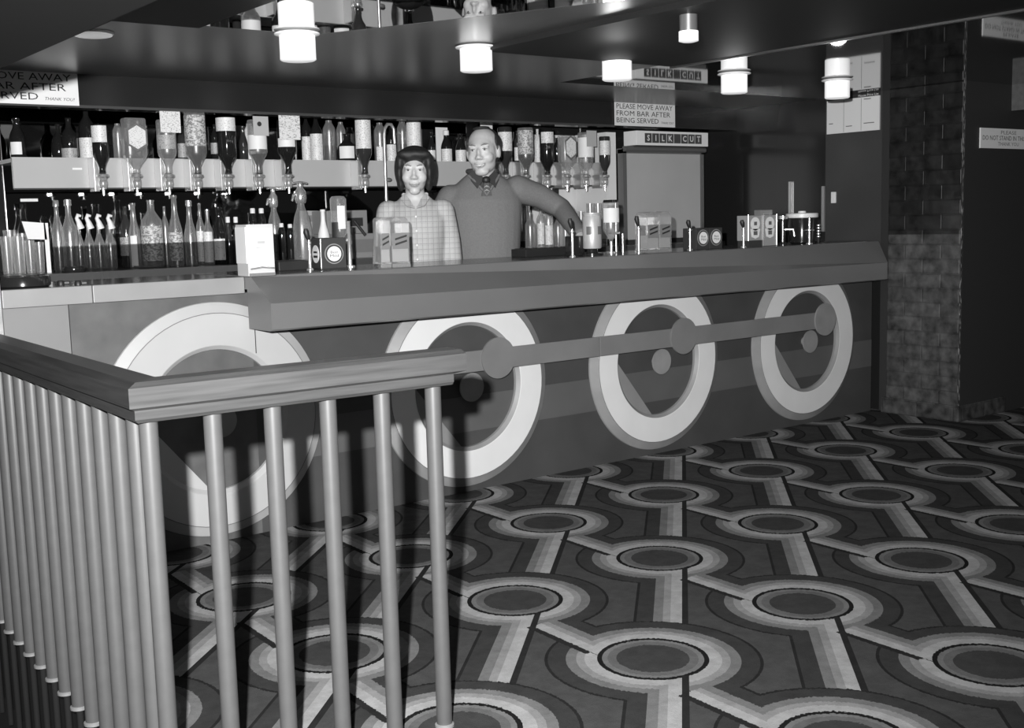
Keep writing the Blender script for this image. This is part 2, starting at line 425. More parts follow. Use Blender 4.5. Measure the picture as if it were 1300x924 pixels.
# ceilings
t = BM(); box(t, (-.985, -.33, HC), (2.2, 1.9, HC+.12)); box(t, (2.2, .46, HC), (8, 1.9, HC+.12))
prism(t, [(.325, -.33), (1.06, -.33), (1.06, -1.8)], HC, HC+.12, 2); struct('ceiling', t, SATIN)
t = BM(); prism(t, [(-.11, -.33), (.325, -.33), (1.06, -1.8), (1.06, -2.4), (-.11, -2.4)], HC+.0005, HC+.12, 2); struct('ceiling_mirror', t, MIRROR)
t = BM(); box(t, (-.985, -6, HC-.004), (-.11, -.30, HC+.12)); box(t, (-.985, -.30, HC-.004), (-.42, -.02, HC+.12)); box(t, (-.11, -6, HC), (1.06, -2.4, HC+.12)); struct('ceiling_front', t, CEILD)
t = BM(); box(t, (1.06, -6, HC-.022), (2.15, -.40, HC+.12)); box(t, (1.06, -.40, HC-.001), (2.2, -.33, HC+.12)); struct('ceiling_panel', t, CEILD)
t = BM(); box(t, (2.15, -6, HC-.03), (2.168, -.39, HC)); struct('trim_4', t, TRIM)
t = BM(); box(t, (2.2, -.39, HC), (8, .46, HC+.12)); box(t, (2.168, -6, HC), (8, -.39, HC+.12)); ceil_r = struct('ceiling_right', t, mat('dark ceiling mirror', .36, .035, metal=1.))
t = BM(); box(t, (-4, -7, 1.665), (-1.003, 1.75, HC+.12)); struct('ceiling_left', t, CEILD)
t = BM(); box(t, (4.80, -1.7, 1.80), (5.1, -.589, HC)); struct('trim_5', t, mat('grey beam paint', .1, .6, noise=.2, nscale=30))
# dark pelmet over the back bar
t = BM(); box(t, (-.8, 1.15, 1.805), (4.36, 1.3, HC)); struct('trim_6', t, BLACKG)
t = BM(); box(t, (-.8, 1.142, 1.80), (3.22, 1.15, 1.812)); struct('trim_7', t, mat('brown pelmet edge', .05, .3))
# stairwell beside the railing: dark flight going down
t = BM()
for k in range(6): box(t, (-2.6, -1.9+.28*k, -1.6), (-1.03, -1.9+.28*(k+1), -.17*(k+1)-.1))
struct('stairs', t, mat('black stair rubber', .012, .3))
t = BM()
for k in range(6): box(t, (-2.6, -1.9+.28*(k+1)-.03, -.17*(k+1)-.099), (-1.04, -1.9+.28*(k+1)+.002, -.17*(k+1)-.09))
struct('trim_8', t, NOSE)
t = BM(); prism(t, [(-1.0+.018, -2.0), (-.965, -2.0), (-.83, 1.7), (-.848, 1.7)], -1.6, -.004, 2); struct('trim_9', t, BLACKG)
t = BM(); box(t, (-.90, -.06, 0), (-.782, .2, 1.10), .004); struct('trim_10', t, mat('pale pilaster', .3, .6, noise=.2, nscale=20))

# ================================================================== BAR COUNTER
ct = thing('bar_counter', 'long main bar counter with a sloping grey front edge, running right to the brick pillar', 'counter', (0, 0, 0))
t = BM()
prism(t, [(.45, 1.05), (-.09, 1.05), (-.25, .952), (-.25, .852), (-.235, .845), (-.05, .845), (-.05, 1.0), (.45, 1.0)], .135, 4.30, 0)
for v in t.verts:
    if v.co.x > 4:
        if v.co.y < -.06: v.co.y += .148 if v.co.z < 1.04 else .055
        elif v.co.y < -.04: v.co.y += .0
        if v.co.z < .99: v.co.z -= .03
obj('fascia', t, COUNTER, ct)
t = BM(); prism(t, [(.14, -.088), (4.30, -.028), (4.30, .45), (.14, .45)], 1.05, 1.0535, 2); obj('counter_top', t, COUNTERTOP, ct)
fp = thing('bar_panelling', 'dark painted bar front with a lighter horizontal band, behind the big wheels', 'panelling', (0, 0, 0))
t = BM(); box(t, (-.535, .008, .0), (4.30, .06, .985)); obj('front_panel', t, PANEL, fp)
t = BM(); box(t, (.35, .0065, .28), (4.30, .008, .445)); obj('stripe', t, PANELL, fp)
t = BM(); box(t, (-.77, .006, .0), (-.54, .06, .985)); hp = obj('hatch_door', t, DOORP, fp)
t = BM(); box(t, (-.537, .0068, .0), (.172, .008, .985)); obj('hatch_panel', t, mat('hatch panel paint', .085, .55, noise=.2, nscale=9), fp)
t = BM(); ell(t, (-.66, .005, .83), (.006, .004, .006), 10); obj('screw', t, INKG, hp)
fs = thing('counter_flap', 'pale lifting counter flap at the left end, with an ashtray on it', 'counter')
t = BM(); box(t, (-.772, -.03, .985), (-.462, .45, 1.048), .002); obj('edge_board', t, FLAP, fs)
t = BM(); box(t, (-.77, -.028, 1.048), (-.464, .45, 1.05)); obj('flap_top', t, COUNTERTOP, fs)
fs = thing('counter_section', 'pale thin-edged counter section between the flap and the main counter', 'counter')
t = BM(); box(t, (-.458, -.03, .985), (.134, .45, 1.048), .002); obj('edge_board', t, FLAP, fs)
t = BM(); box(t, (-.456, -.028, 1.048), (.132, .45, 1.05)); obj('section_top', t, COUNTERTOP, fs)

# ---- locomotive wheels on the bar front
WR, WZ = .4664, .4914
def make_wheel():
    r = thing('wheel', '', 'wheel')
    t = BM(); n = 96
    prof = [(.466, .008), (.464, .0), (.427, -.020), (.424, -.022), (.299, -.022), (.296, -.021), (.280, -.006), (.279, .008)]
    rings = [[t.verts.new((rr*math.cos(2*PI*k/n), yy, rr*math.sin(2*PI*k/n))) for k in range(n)] for rr, yy in prof]
    for a, c in zip(rings, rings[1:]+rings[:1]):
        for k in range(n): t.faces.new((a[k], a[(k+1) % n], c[(k+1) % n], c[k]))
    rim = obj('rim', t, [WHEELW, WHEELE], r)
    for p_ in rim.data.polygons:
        c_ = p_.center; q_ = math.hypot(c_.x, c_.z)
        p_.material_index = 1 if (q_ > .4225 or q_ < .2965) else 0
    t = BM(); n = 64
    for rr in (.4235,):
        a = [[t.verts.new((q*math.cos(2*PI*k/n), -.0228, q*math.sin(2*PI*k/n))) for k in range(n)] for q in (rr-.0018, rr+.0012)]
        for k in range(n): t.faces.new((a[0][k], a[0][(k+1) % n], a[1][(k+1) % n], a[1][k]))
    obj('groove', t, INKG, r)
    # weight: circle segment low on the left
    a0, a1 = math.radians(176), math.radians(262)
    pts = [(.284*math.cos(a0+(a1-a0)*k/16), .284*math.sin(a0+(a1-a0)*k/16)) for k in range(17)]
    t = BM(); prism(t, pts, -.004, .0075, 1); obj('counterweight', t, WHEELG, r)
    t = BM(); disc_y(t, 0, 0, .066, -.040, -.032, 32); disc_y(t, -.004, 0, .024, -.032, .008, 20); obj('hub', t, HUB, r)
    return r
w0 = make_wheel()
def copy_tree(o, parent=None):
    c = o.copy(); COL.objects.link(c)
    if parent: c.parent = parent
    for ch in [x for x in bpy.data.objects if x.parent == o]: copy_tree(ch, c)
    return c
wl = ['big cream locomotive wheel at the left, seen through the grey railing under the counter flap',
      'big cream locomotive wheel just right of the handrail end, second from the left',
      'big cream locomotive wheel in the middle of the bar front, third from the left',
      'big cream locomotive wheel nearest the brick pillar, at the end of the coupling rod']
ws = [w0] + [copy_tree(w0) for _ in range(3)]
for k, w in enumerate(ws):
    w.location = (1.2155*k, 0, WZ); w['label'] = wl[k]; w['group'] = 'locomotive wheels on the bar front'
_c = [c for c in ws[0].children if c.name.startswith('counterweight')][0]
_c.data = _c.data.copy(); _c.data.materials.clear(); _c.data.materials.append(WHEELC)
_r = [c for c in ws[0].children if c.name.startswith('rim')][0]
_r.data = _r.data.copy(); _r.data.materials.clear(); _r.data.materials.append(WHEELC); _r.data.materials.append(WHEELB)
t = BM(); box(t, (.17, -.0232, .742), (.1735, -.0222, .95)); obj('seam', t.copy() if False else t, INK, ws[0], loc=(0, 0, -WZ))
rd = thing('coupling_rod', 'long grey coupling rod with round pins crossing the wheels', 'rod', (0, 0, .612))
t = BM(); box(t, (.95, -.066, -.048), (1.975, -.054, .048), .003); obj('rod_bar', t, ROD, rd)
t = BM(); box(t, (1.98, -.066, -.048), (3.74, -.054, .048), .003); obj('rod_bar', t, ROD, rd)
for px in (1.346, 2.562, 3.74):
    t = BM(); disc_y(t, px, .004, .095, -.074, -.064, 48); obj('crank_pin', t, ROD if px < 3 else HUB, rd)
t = BM(); disc_y(t, 1.346, 0, .025, -.056, -.0, 16); disc_y(t, 2.562, 0, .025, -.056, -.0, 16); disc_y(t, 3.72, 0, .02, -.056, -.0, 16); obj('pin_shaft', t, CHROMED, rd)

# ================================================================== RAILING
rl = thing('railing', 'corner railing with dark polished wooden handrail and grey round balusters in the foreground', 'railing', (-1.0, -1.98, 0), math.radians(-2))
RZ = .04
def rail_prof(): return [(u, z+RZ) for u, z in ((-.052, .868), (-.052, .893), (-.030, .902), (.030, .902), (.052, .893), (.052, .852), (.038, .845), (.038, .826), (.030, .818), (-.030, .818), (-.038, .826), (-.038, .845), (-.052, .852))]
def mitre_rail(dirx):
    t = BM(); P = rail_prof(); n = len(P)
    if dirx:   # along +x, offset in y
        A = [t.verts.new((u, u, z)) for u, z in P]; E = [t.verts.new((.755 - (0 if z > .845+RZ else .028), u, z)) for u, z in P]
    else:      # along +y, offset in x
        A = [t.verts.new((u, u, z)) for u, z in P]; E = [t.verts.new((u, 2.3, z)) for u, z in P]
    for k in range(n): t.faces.new((A[k], A[(k+1) % n], E[(k+1) % n], E[k]))
    t.faces.new(A); t.faces.new(E[::-1])
    return t
obj('handrail', mitre_rail(True), WOODT, rl)
WOOD2 = wood_material('dark polished handrail wood long arm', .03, .35, .3)
_nt = WOOD2.node_tree
for _n in _nt.nodes:
    if _n.type == 'MAPPING': _n.inputs['Scale'].default_value = (90, 4, 90)
obj('handrail', mitre_rail(False), WOOD2, rl)
def baluster(x, y, rod):
    t = BM(); cyl(t, (x, y, .0), (x, y, .862), .0195, n=24); o = obj('baluster', t, GREYBAL, rl, True)
    t = BM(); lathe(t, [(.0195, 0), (.024, .002), (.024, .008), (.0195, .011)], 20, (x, y, -.002)); obj('collar', t, CHROMED, o, True)
    if rod:
        t = BM(); cyl(t, (x, y, -.35), (x, y, .0), .009, n=12); obj('fixing_rod', t, BLACKG, o, True)
for x in (0, .138, .275, .410, .549, .690): baluster(x, 0, x == 0)
for k in range(20): baluster(0, .083+.1245*k, True)

# ================================================================== BACK BAR
sh = thing('bottle_shelf', 'long grey-fronted shelf behind the bar carrying rows of spirit bottles', 'shelf', (0, 0, 0))
t = BM(); box(t, (-.335, 1.34, 1.447), (3.24, 1.36, 1.588)); obj('shelf_front', t, SHELFG, sh)
t = BM(); box(t, (-.335, 1.36, 1.565), (3.24, 1.615, 1.583)); obj('shelf_board', t, SHELFG, sh)
t = BM(); box(t, (-.335, 1.336, 1.440), (3.24, 1.36, 1.447)); obj('shelf_trim', t, INK, sh)
bb = thing('back_counter', 'dark back counter under the bottle shelf holding bottles and glasses', 'counter', (0, 0, 0))
t = BM(); box(t, (-.76, 1.02, .99), (4.1, 1.64, 1.06)); obj('worktop', t, mat('back bar laminate', .06, .3), bb)
t = BM(); box(t, (-.76, 1.16, 0), (4.1, 1.64, .99)); obj('carcass', t, BLACK, bb)
ZB = 1.06
t = BM(); box(t, (-.25, 1.13, 1.06), (.66, 1.136, 1.178), .001)
tag(obj('smoked_screen', t, SMOKE), 'low smoked see-through screen before the lower bottles at the left', 'screen')
# pale back panel at the right end of the shelf
sp = thing('end_panel', 'white lit back panel behind the last bottles right of the man', 'panel', (0, 0, 0))
t = BM(); box(t, (2.94, 1.62, 1.06), (3.42, 1.637, 1.78)); obj('board', t, SIDEW, sp)
t = BM(); box(t, (3.10, 1.60, 1.06), (3.14, 1.62, 1.44)); obj('batten', t, INK, sp)
t = BM(); box(t, (3.29, 1.30, 1.10), (3.375, 1.6, 1.78)); obj('side_board', t, SIDEW, sp)
# roller panel with brand header
rp = thing('roller_panel', 'pale framed roller panel below the cigarette sign at the right of the back bar', 'panel', (3.38, 1.25, 1.06))
t = BM(); box(t, (.03, 0, .0), (.725, .03, .585)); obj('sheet', t, SCREEN, rp)
t = BM(); box(t, (0, -.012, 0), (.03, .04, .61)); box(t, (.725, -.012, 0), (.75, .04, .61)); box(t, (0, -.012, .585), (.75, .05, .615)); obj('frame', t, FRAMEG, rp)
t = BM(); tube(t, [(.0, -.02, .612), (.75, -.02, .612)], .018); obj('roller', t, FRAMEG, rp, True)
t = BM(); box(t, (0, -.02, 0), (.75, -.012, .03)); obj('sill', t, BLACK, rp)
sg = thing('cigarette_sign', 'long white sign with SILK CUT in dark letter tiles above the roller panel', 'sign', (at(808, 170, 1.2).x, 1.2, 1.695))
WS = at(899, 180, 1.2).x-at(808, 170, 1.2).x
t = BM(); box(t, (0, 0, 0), (WS, .12, .092), .002); obj('sign_box', t, WHITE, sg)
for k, ch in enumerate('SILK CUT'):
    x0 = WS*(.11+.1*k)
    t = BM(); box(t, (x0, -.003, .016), (x0+WS*.09, 0, .077)); o = obj('letter_tile', t, TILE, sg)
    if ch != ' ': text('letter', ch, LETW, o, (x0+WS*.045, -.0032, .028), RX, UPZ, None, .038, 'CENTER', bold=.02)
# hanging notices
def move_sign(x0, w, label):
    s = thing('notice', label, 'sign', (x0, 1.138, 1.808), 0)
    h = .149
    t = BM(); box(t, (0, 0, 0), (w, .004, h)); obj('board', t, CARD, s)
    for k, ln in enumerate(('PLEASE MOVE AWAY', 'FROM BAR AFTER', 'BEING SERVED')):
        text_line('lettering', ln, INK, s, (.014, -.0005, h-.044-.043*k), RX, UPZ, w*(.93, .89, .69)[k], .031)
    text('lettering', 'THANK YOU!', INK, s, (w*.76, -.0005, h-.130), RX, UPZ, w*.21, .014, shear=.3)
    return s
move_sign(-.70, .62, 'white PLEASE MOVE AWAY notice at far left, partly in shadow above the shelf')
move_sign(3.22, at(857, 150, 1.138).x-3.22, 'white PLEASE MOVE AWAY notice hanging above the cigarette sign')
s = thing('notice', 'small white do-not-stand notice on the black wall at far right', 'sign', (4.81, -.64, 1.575))
S0 = at(1245, 175, -.597); s.location = (S0.x, -.597, 1.578); t = BM(); box(t, (0, 0, 0), (.62, .008, .115)); obj('board', t, CARD, s)
text('lettering', 'PLEASE', INKG, s, (.30, -.0005, .082), RX, UPZ, .17, .021, 'CENTER')
text('lettering', 'DO NOT STAND IN THIS AREA', INK, s, (.31, -.0005, .047), RX, UPZ, .58, .026, 'CENTER')
text('lettering', 'THANK YOU', INKG, s, (.30, -.0005, .016), RX, UPZ, .23, .021, 'CENTER')
pb = thing('price_list', 'white three-column price list on the dark end wall above the counter', 'sign', (4.335, .38, 1.722))
t = BM(); box(t, (0, -.385, 0), (.01, 0, .205)); obj('board', t, CARD, pb)
t = BM(); box(t, (0, -.385, .205), (.01, 0, .226)); obj('header_strip', t, BLACK, pb)
text('lettering', 'House Price List', LETW, pb, (-.0005, -.235, .209), (0, -1, 0), UPZ, .145, .014)
t = BM()
for yy in (-.128, -.256): box(t, (-.001, yy-.001, .004), (0, yy+.001, .2))
obj('column_rule', t, INKG, pb)
t = BM()
for yy, zz, L in ((-.018, .06, .03), (-.145, .036, .045), (-.275, .045, .075), (-.275, .19, .05)): box(t, (-.001, yy-L, zz), (0, yy, zz+.005))
obj('price_mark', t, INKG, pb)
# chrome strips and switch on the end wall
for k, (yy, z0, z1, lb) in enumerate(((.68, 1.14, 1.44, 'thin chrome strip on the black end wall behind the ice bucket'), (.415, 1.11, 1.40, 'thin chrome strip on the black end wall beside the grey end panel'))):
    t = BM(); box(t, (4.345, yy-.012, z0), (4.36, yy+.012, z1), .003); tag(obj('chrome_strip', t, CHROMED), lb, 'strip', 'chrome strips on the end wall')
t = BM(); box(t, (4.335, .31, 1.29), (4.345, .345, 1.36), .003); o = tag(obj('light_switch', t, LIDW), 'small upright white switch plate low on the grey end panel', 'switch')

# ================================================================== CEILING LAMPS
def lamp(px, py, lb, mater=LAMPW, r=.066, h=.1):
    p = atz(px, py, HC-.004)
    o = thing('ceiling_lamp', lb, 'lamp', (p.x, p.y, HC), 0, 'white drum lamps over the bar')
    t = BM(); lathe(t, [(r, -.012), (r, -h), (r*.9, -h-.004), (r*.1, -h-.006)], 32); obj('shade', t, mater, o, True)
    t = BM(); lathe(t, [(r*1.02, -.014), (r*1.25, -.010), (r*1.27, -.006), (r*1.1, -.0005)], 32); obj('flange', t, WHITE, o, True)
lamp(377, 42, 'big white drum lamp nearest the camera, under the mirrored ceiling at the left')
lamp(604, 59, 'white drum lamp between the ceiling mirror and the dark ceiling panel')
lamp(783, 73, 'white drum lamp above the PLEASE MOVE AWAY notice at the right')
lamp(932, 93, 'white drum lamp right of the notice, beyond the ceiling trim')
lamp(1063, 101, 'white drum lamp overlapping the price list, farthest from the camera')
p = atz(118, 44, HC-.008)
o = thing('recessed_lamp', 'flat round ceiling lamp at the upper left, half hidden by the dark soffit', 'lamp', (p.x, p.y, HC))
t = BM(); lathe(t, [(.066, -.002), (.066, -.012), (.06, -.014)], 32); obj('lens', t, LAMPD, o, True)
t = BM(); lathe(t, [(.073, -.0005), (.073, -.006), (.066, -.008)], 32); obj('bezel', t, WHITE, o, True)
p = atz(874, 19, HC-.022)
o = thing('spot_lamp', 'slim grey tube lamp with a bright lower lens on the dark ceiling panel', 'lamp', (p.x, p.y, HC-.022))
t = BM(); lathe(t, [(.031, 0), (.031, -.055)], 24); obj('tube', t, LAMPM, o, True)
t = BM(); lathe(t, [(.034, -.055), (.034, -.088), (.02, -.092)], 24); obj('lens', t, LAMPW, o, True)

# ================================================================== BOTTLES
PROF = {  # normalised (radius, height) outlines
 'spirit': [(.9, 0), (1, .03), (1, .62), (.93, .70), (.5, .80), (.34, .85), (.32, .97), (.36, .975), (.36, 1)],
 'wine':   [(.9, 0), (1, .02), (1, .55), (.9, .64), (.5, .74), (.36, .82), (.34, .96), (.4, .965), (.4, 1)],
 'beer':   [(.9, 0), (1, .03), (1, .52), (.85, .62), (.48, .78), (.40, .92), (.48, .94), (.48, 1)],
 'taper':  [(.95, 0), (1, .03), (1, .44), (.9, .53), (.55, .68), (.40, .78), (.36, .95), (.44, .96), (.44, 1)],
 'decanter': [(.9, 0), (1, .04), (1, .52), (.9, .61), (.55, .73), (.36, .81), (.34, .95), (.44, .96), (.44, 1)],
 'squat':  [(.8, 0), (1, .12), (1, .40), (.85, .58), (.45, .72), (.3, .78), (.3, .96), (.36, .97), (.36, 1)],
 'jug':    [(.85, 0), (1, .05), (1, .72), (.95, .82), (.6, .92), (.5, .95), (.5, 1)],
 'tumbler': [(.82, 0), (.86, .02), (1, 1)],
 'gin':    [(.95, 0), (1, .03), (1, .68), (.9, .76), (.42, .84), (.3, .87), (.3, .97), (.36, .975), (.36, 1)],
}
FACE = math.atan2(-.86, -.5)       # labels look out over the counter
def bottle(px0, px1, pyt, y, z0, style, gm, label, group, lab=None, cap=None, liq=None, name='bottle', sq=0., lm=None, tilt=0.):
    """upright bottle whose outline spans px0..px1 and reaches row pyt on the plane y"""
    pc = (px0+px1)/2
    c = at(pc, pyt, y); Rr = half_width(px0, px1, c)
    h = c.z - z0
    o = thing(name, label, 'bottle' if name == 'bottle' else name.replace('_', ' '), (c.x, y, z0), 0, group)
    pr = [(r*Rr, z*h) for r, z in PROF[style]]
    t = BM(); lathe(t, pr, 24, sq=sq, sx=1 if not sq else .93, sy=1 if not sq else .8); obj('glass_body', t, gm, o, True)
    if liq:
        t = BM(); lathe(t, [(Rr*.9, .006), (Rr*.9, liq*h)], 20, sq=sq); obj('liquor', t, LIQ, o, True)
    if lab:
        a, c2, mm = lab[0], lab[1], lab[2]
        half = lab[3] if len(lab) > 3 else 1.15
        t = BM(); patch(t, Rr*1.012, a*h, c2*h, FACE, half); obj('label', t, mm, o, True)
    if cap:
        rr = pr[-1][0]*1.15
        t = BM(); lathe(t, [(rr, h-.022), (rr, h+.004), (rr*.8, h+.007)], 16); obj('cap', t, cap, o, True)
    return o
YO = 1.25
def optic(pc, half, pyt, pysh, gm, label, lab=None, liq=None, sq=0., card=None, olabel=None, pn=220, y=YO):
    """upside-down bottle in a chrome measure clipped to the shelf front"""
    c = at(pc, 220, y); zt = zat(pc, pyt, y); zs = zat(pc, pysh, y); zn = 1.5135
    Rr = half_width(pc-half, pc+half, c)
    o = thing('spirit_bottle', label, 'bottle', (c.x, y, zn), 0, 'upside-down spirit bottles along the shelf')
    H = zt-zn; S = max(.03, zs-zn)
    rn = min(.017, Rr*.4)
    pr = [(rn*1.1, 0), (rn, .012), (rn, max(.02, S-.055)), (Rr*.55, S-.03), (Rr*.9, S-.004), (Rr, S+.014), (Rr, H-.01), (Rr*.93, H-.002), (Rr*.5, H)]
    t = BM(); lathe(t, pr, 28, sq=sq, sx=1 if not sq else .95, sy=1 if not sq else .75); obj('glass_body', t, gm, o, True)
    if liq:
        zl = zat(pc, liq, y)-zn; k = .93
        q = [(r*k, z) for r, z in pr if z < zl-.003] + [(Rr*k, zl)]
        t = BM(); lathe(t, q, 24, sq=sq, sx=1 if not sq else .95, sy=1 if not sq else .75); obj('liquor', t, LIQ, o, True)
    if lab:
        y0, y1, mm = lab[:3]; hf = lab[3] if len(lab) > 3 else 1.1
        z0 = zat(pc, y1, y)-zn; z1 = zat(pc, y0, y)-zn
        if sq:   # pointed gin label
            w = Rr*.72; d = Vector((math.cos(FACE), math.sin(FACE), 0)); rt = Vector((-d.y, d.x, 0)); t = BM()
            e = (z1-z0)*.22; yy = -Rr*.75-.0015
            poly = [(-w, z0+e), (0, z0), (w, z0+e), (w, z1-e), (0, z1), (-w, z1-e)]; big = [(a_*1.22, (b_-(z0+z1)/2)*1.2+(z0+z1)/2) for a_, b_ in poly]
            prism(t, big, yy+.0002, yy+.0012, 1); obj('label_border', t, INKG, o); t = BM()
            prism(t, poly, yy-.0012, yy, 1); obj('label', t, mm, o)
        else:
            t = BM(); patch(t, Rr*1.012, z0, z1, FACE, hf); obj('label', t, mm, o, True)
    t = BM()
    m_ = tag(obj('optic_measure', t, CHROME), olabel or ('chrome optic measure under the ' + label.split(',')[0]), 'optic', 'optic measures along the shelf front') if False else None
    g = thing('optic_measure', olabel, 'optic', (c.x, y, 1.415), 0, 'optic measures along the shelf front')
    t = BM(); lathe(t, [(.012, .098), (.027, .09), (.029, .08), (.018, .072), (.015, .06)], 20); obj('collar', t, CHROME, g, True)
    t = BM(); lathe(t, [(.011, .022), (.017, .028), (.021, .045), (.019, .068), (.013, .074)], 20); obj('chamber', t, GCLEAR, g, True)
    t = BM(); lathe(t, [(.0065, -.006), (.007, .018), (.015, .022), (.015, .027), (.009, .03)], 16); obj('spout', t, CHROME, g, True)
    t = BM(); box(t, (-.034, .012, .012), (-.012, 1.34-y-.001, .17), .002); box(t, (-.014, .0, .075), (.014, 1.34-y-.002, .088)); obj('bracket', t, CHROMED, g)
    if card:
        a0, b0, a1, b1, mm, cl = card
        A = at(a0, b1, y-Rr-.003); Bq = at(a1, b0, y-Rr-.003)
        t = BM(); box(t, (A.x, y-Rr-.005, A.z), (Bq.x, y-Rr-.002, Bq.z)); tag(obj('price_card', t, mm), cl, 'card', 'price cards on the spirit bottles')
    return o
optic(130, 10, 158, 200, GDARK, 'upside-down dark bottle with a white upper label, first in the row from the left', (160, 181, LABELW), olabel='chrome optic measure under the first upside-down bottle from the left')
optic(173, 15, 150, 200, GCLEAR, 'upside-down clear square gin bottle with a pointed label, left end of the shelf', (160, 190, LABELW), sq=2.5, olabel='chrome optic measure under the clear gin bottle at the left end')
optic(214, 12, 152, 197, GCLEAR, 'upside-down clear bottle behind a white price card, third from the left', (172, 190, LABELG), card=(204, 140, 228, 168, CARDP, 'white price card on the third upside-down bottle from the left'), olabel='chrome optic measure under the clear bottle with a white card')
optic(251, 13, 142, 198, GCLEAR, 'upside-down clear bottle with a large figured label over dark liquor, fourth from left', (147, 186, LABELM, 1.3), liq=187, olabel='chrome optic measure under the bottle with the figured label')
optic(290, 12, 150, 200, GDARK, 'upside-down black bottle with a white band near its base, fifth from the left', (150, 167, LABELW, 1.3), olabel='chrome optic measure under the fifth, black bottle')
optic(329, 12, 152, 196, GCLEAR, 'upside-down bottle with a white label under a square grey tag, sixth from the left', (172, 190, CARD, 1.2), liq=196, card=(322, 148, 340, 172, JUICE, 'square grey price tag with a dark dot on the sixth bottle'), olabel='chrome optic measure under the bottle with the square grey tag')
optic(366, 12, 152, 195, GDARK, 'upside-down dark bottle behind a large white card, seventh from the left', (176, 187, CARD, 1.), card=(355, 147, 380, 177, CARDP, 'large white card on the seventh upside-down bottle, right of the grey tag'), olabel='chrome optic measure under the dark bottle with the large white card')
optic(463, 10, 150, 198, GAMB, 'upside-down brown bottle with a tall white label, left of the woman', (153, 189, LABELW, 1.2), olabel='chrome optic measure left of the woman')
optic(527, 9, 152, 200, GAMB, 'upside-down bottle with a tall white label, right above the woman', (156, 188, LABELW, 1.3), olabel='chrome optic measure hidden behind the woman')
optic(642, 9, 161, 200, GAMB, 'upside-down dark bottle with a white label, right beside the man', (168, 192, LABELW, 1.2), olabel='chrome optic measure behind the shoulder of the man')
optic(668, 10, 162, 203, GCLEAR, 'upside-down bottle with a figured label and dark liquor, second right of the man', (166, 196, LABELM, 1.2), liq=197, olabel='chrome optic measure just above the arm of the man')
optic(695, 9, 163, 206, GDARK, 'upside-down black bottle with a white shoulder label, third right of the man', (168, 182, LABELW, 1.0), olabel='chrome optic measure under the third bottle right of the man', pn=222)
optic(720, 11, 172, 206, GCLEAR, 'upside-down clear square gin bottle with a pointed label, right of the man', (175, 201, LABELW), sq=2.5, olabel='chrome optic measure under the clear gin bottle right of the man')
optic(744, 10, 168, 208, GCLEAR, 'upside-down bottle with white label under a grey tag, last but one at the right', (175, 200, CARD, 1.3), card=(745, 166, 757, 186, JUICE, 'small grey price tag on the last bottle but one at the right'), olabel='chrome optic measure under the last bottle but one at the right')
optic(768, 7, 173, 208, GAMB, 'slim upside-down brown bottle with a white label, last at the right', (179, 197, LABELW, 1.2), olabel='chrome optic measure under the last bottle at the right')
t = BM(); disc_y(t, 0, 0, .012, -.001, 0, 16); _o = [x for x in bpy.data.objects if x.name.startswith('price_card')][1]
_c = at(331, 157, YO-.07)
obj('dot', t, INK, _o, loc=(_c.x, min(v.co.y for v in _o.data.vertices)-.0005, _c.z))

ZS = 1.583; gs = 'bottles standing on the shelf'
def sb(px0, px1, pyt, style, gm, label, y=1.47, **k): return bottle(px0, px1, pyt, y, ZS, style, gm, label, gs, **k)
sb(10, 30, 150, 'beer', GDARK, 'dark bottle with an oval white label standing alone at the left end of the shelf', lab=(.12, .42, CARD, .7))
sb(63, 82, 158, 'squat', GDARK, 'round dark bottle left of the first upside-down bottle, behind another dark one', y=1.56)
sb(76, 96, 150, 'wine', GDARK, 'dark shelf bottle with a low grey label near the left notice', lab=(.03, .28, LABELG))
sb(98, 118, 137, 'spirit', GDARK, 'tall dark shelf bottle with a white label left of the first optic', y=1.5, lab=(.05, .43, LABELW))
sb(142, 155, 157, 'jug', GCLEAR, 'clear shelf bottle between the first optic and the gin bottle')
sb(224, 236, 160, 'spirit', GAMB, 'brown shelf bottle between the third and fourth optics', lab=(.1, .5, LABELG))
sb(238, 250, 140, 'spirit', GCLEAR, 'clear shelf bottle behind the bottle with the figured label', y=1.53)
sb(266, 277, 158, 'spirit', GDARK, 'dark shelf bottle left of the fifth, black optic bottle', lab=(.2, .5, LABELG))
sb(302, 313, 160, 'beer', GAMB, 'brown shelf bottle right of the fifth, black optic bottle', y=1.52)
sb(309, 323, 157, 'jug', LABELW, 'pale shelf bottle behind the grey tag', y=1.57)
sb(381, 394, 143, 'spirit', GDARK, 'dark shelf bottle with a narrow white label, right of the large white card', y=1.53, lab=(.02, .52, LABELW))
sb(392, 408, 142, 'wine', GDARK, 'tall dark shelf bottle with white neck and body labels, right of the large white card', y=1.46, lab=(.02, .56, LABELW))
sb(409, 425, 153, 'jug', GTINT, 'clear jar-shaped shelf bottle with dark contents, left of the squat bottle', liq=.4)
sb(426, 438, 155, 'jug', GCLEAR, 'clear upright shelf jar behind the squat bottle', y=1.56)
sb(427, 452, 170, 'squat', GDARK, 'squat round dark shelf bottle with an oval white label', y=1.43, lab=(.12, .55, CARD, .8))
sb(474, 489, 156, 'jug', GTINT, 'clear rounded shelf jar left of the curved chrome pipe', liq=.35, lab=(.05, .4, LABELW, .7))
sb(489, 502, 160, 'spirit', GDARK, 'dark shelf bottle with a small white label beside the chrome pipe', y=1.5, lab=(.05, .5, LABELW))
sb(503, 517, 153, 'jug', GCLEAR, 'pale shelf bottle left of the bottle above the woman', liq=.45)
sb(542, 552, 168, 'beer', GDARK, 'small dark beer bottle with a pale label, first right of the woman', lab=(.1, .42, LABELW))
sb(559, 573, 167, 'beer', GDARK, 'small dark beer bottle with a white cap in front of a white card', lab=(.06, .45, LABELW), cap=CARD)
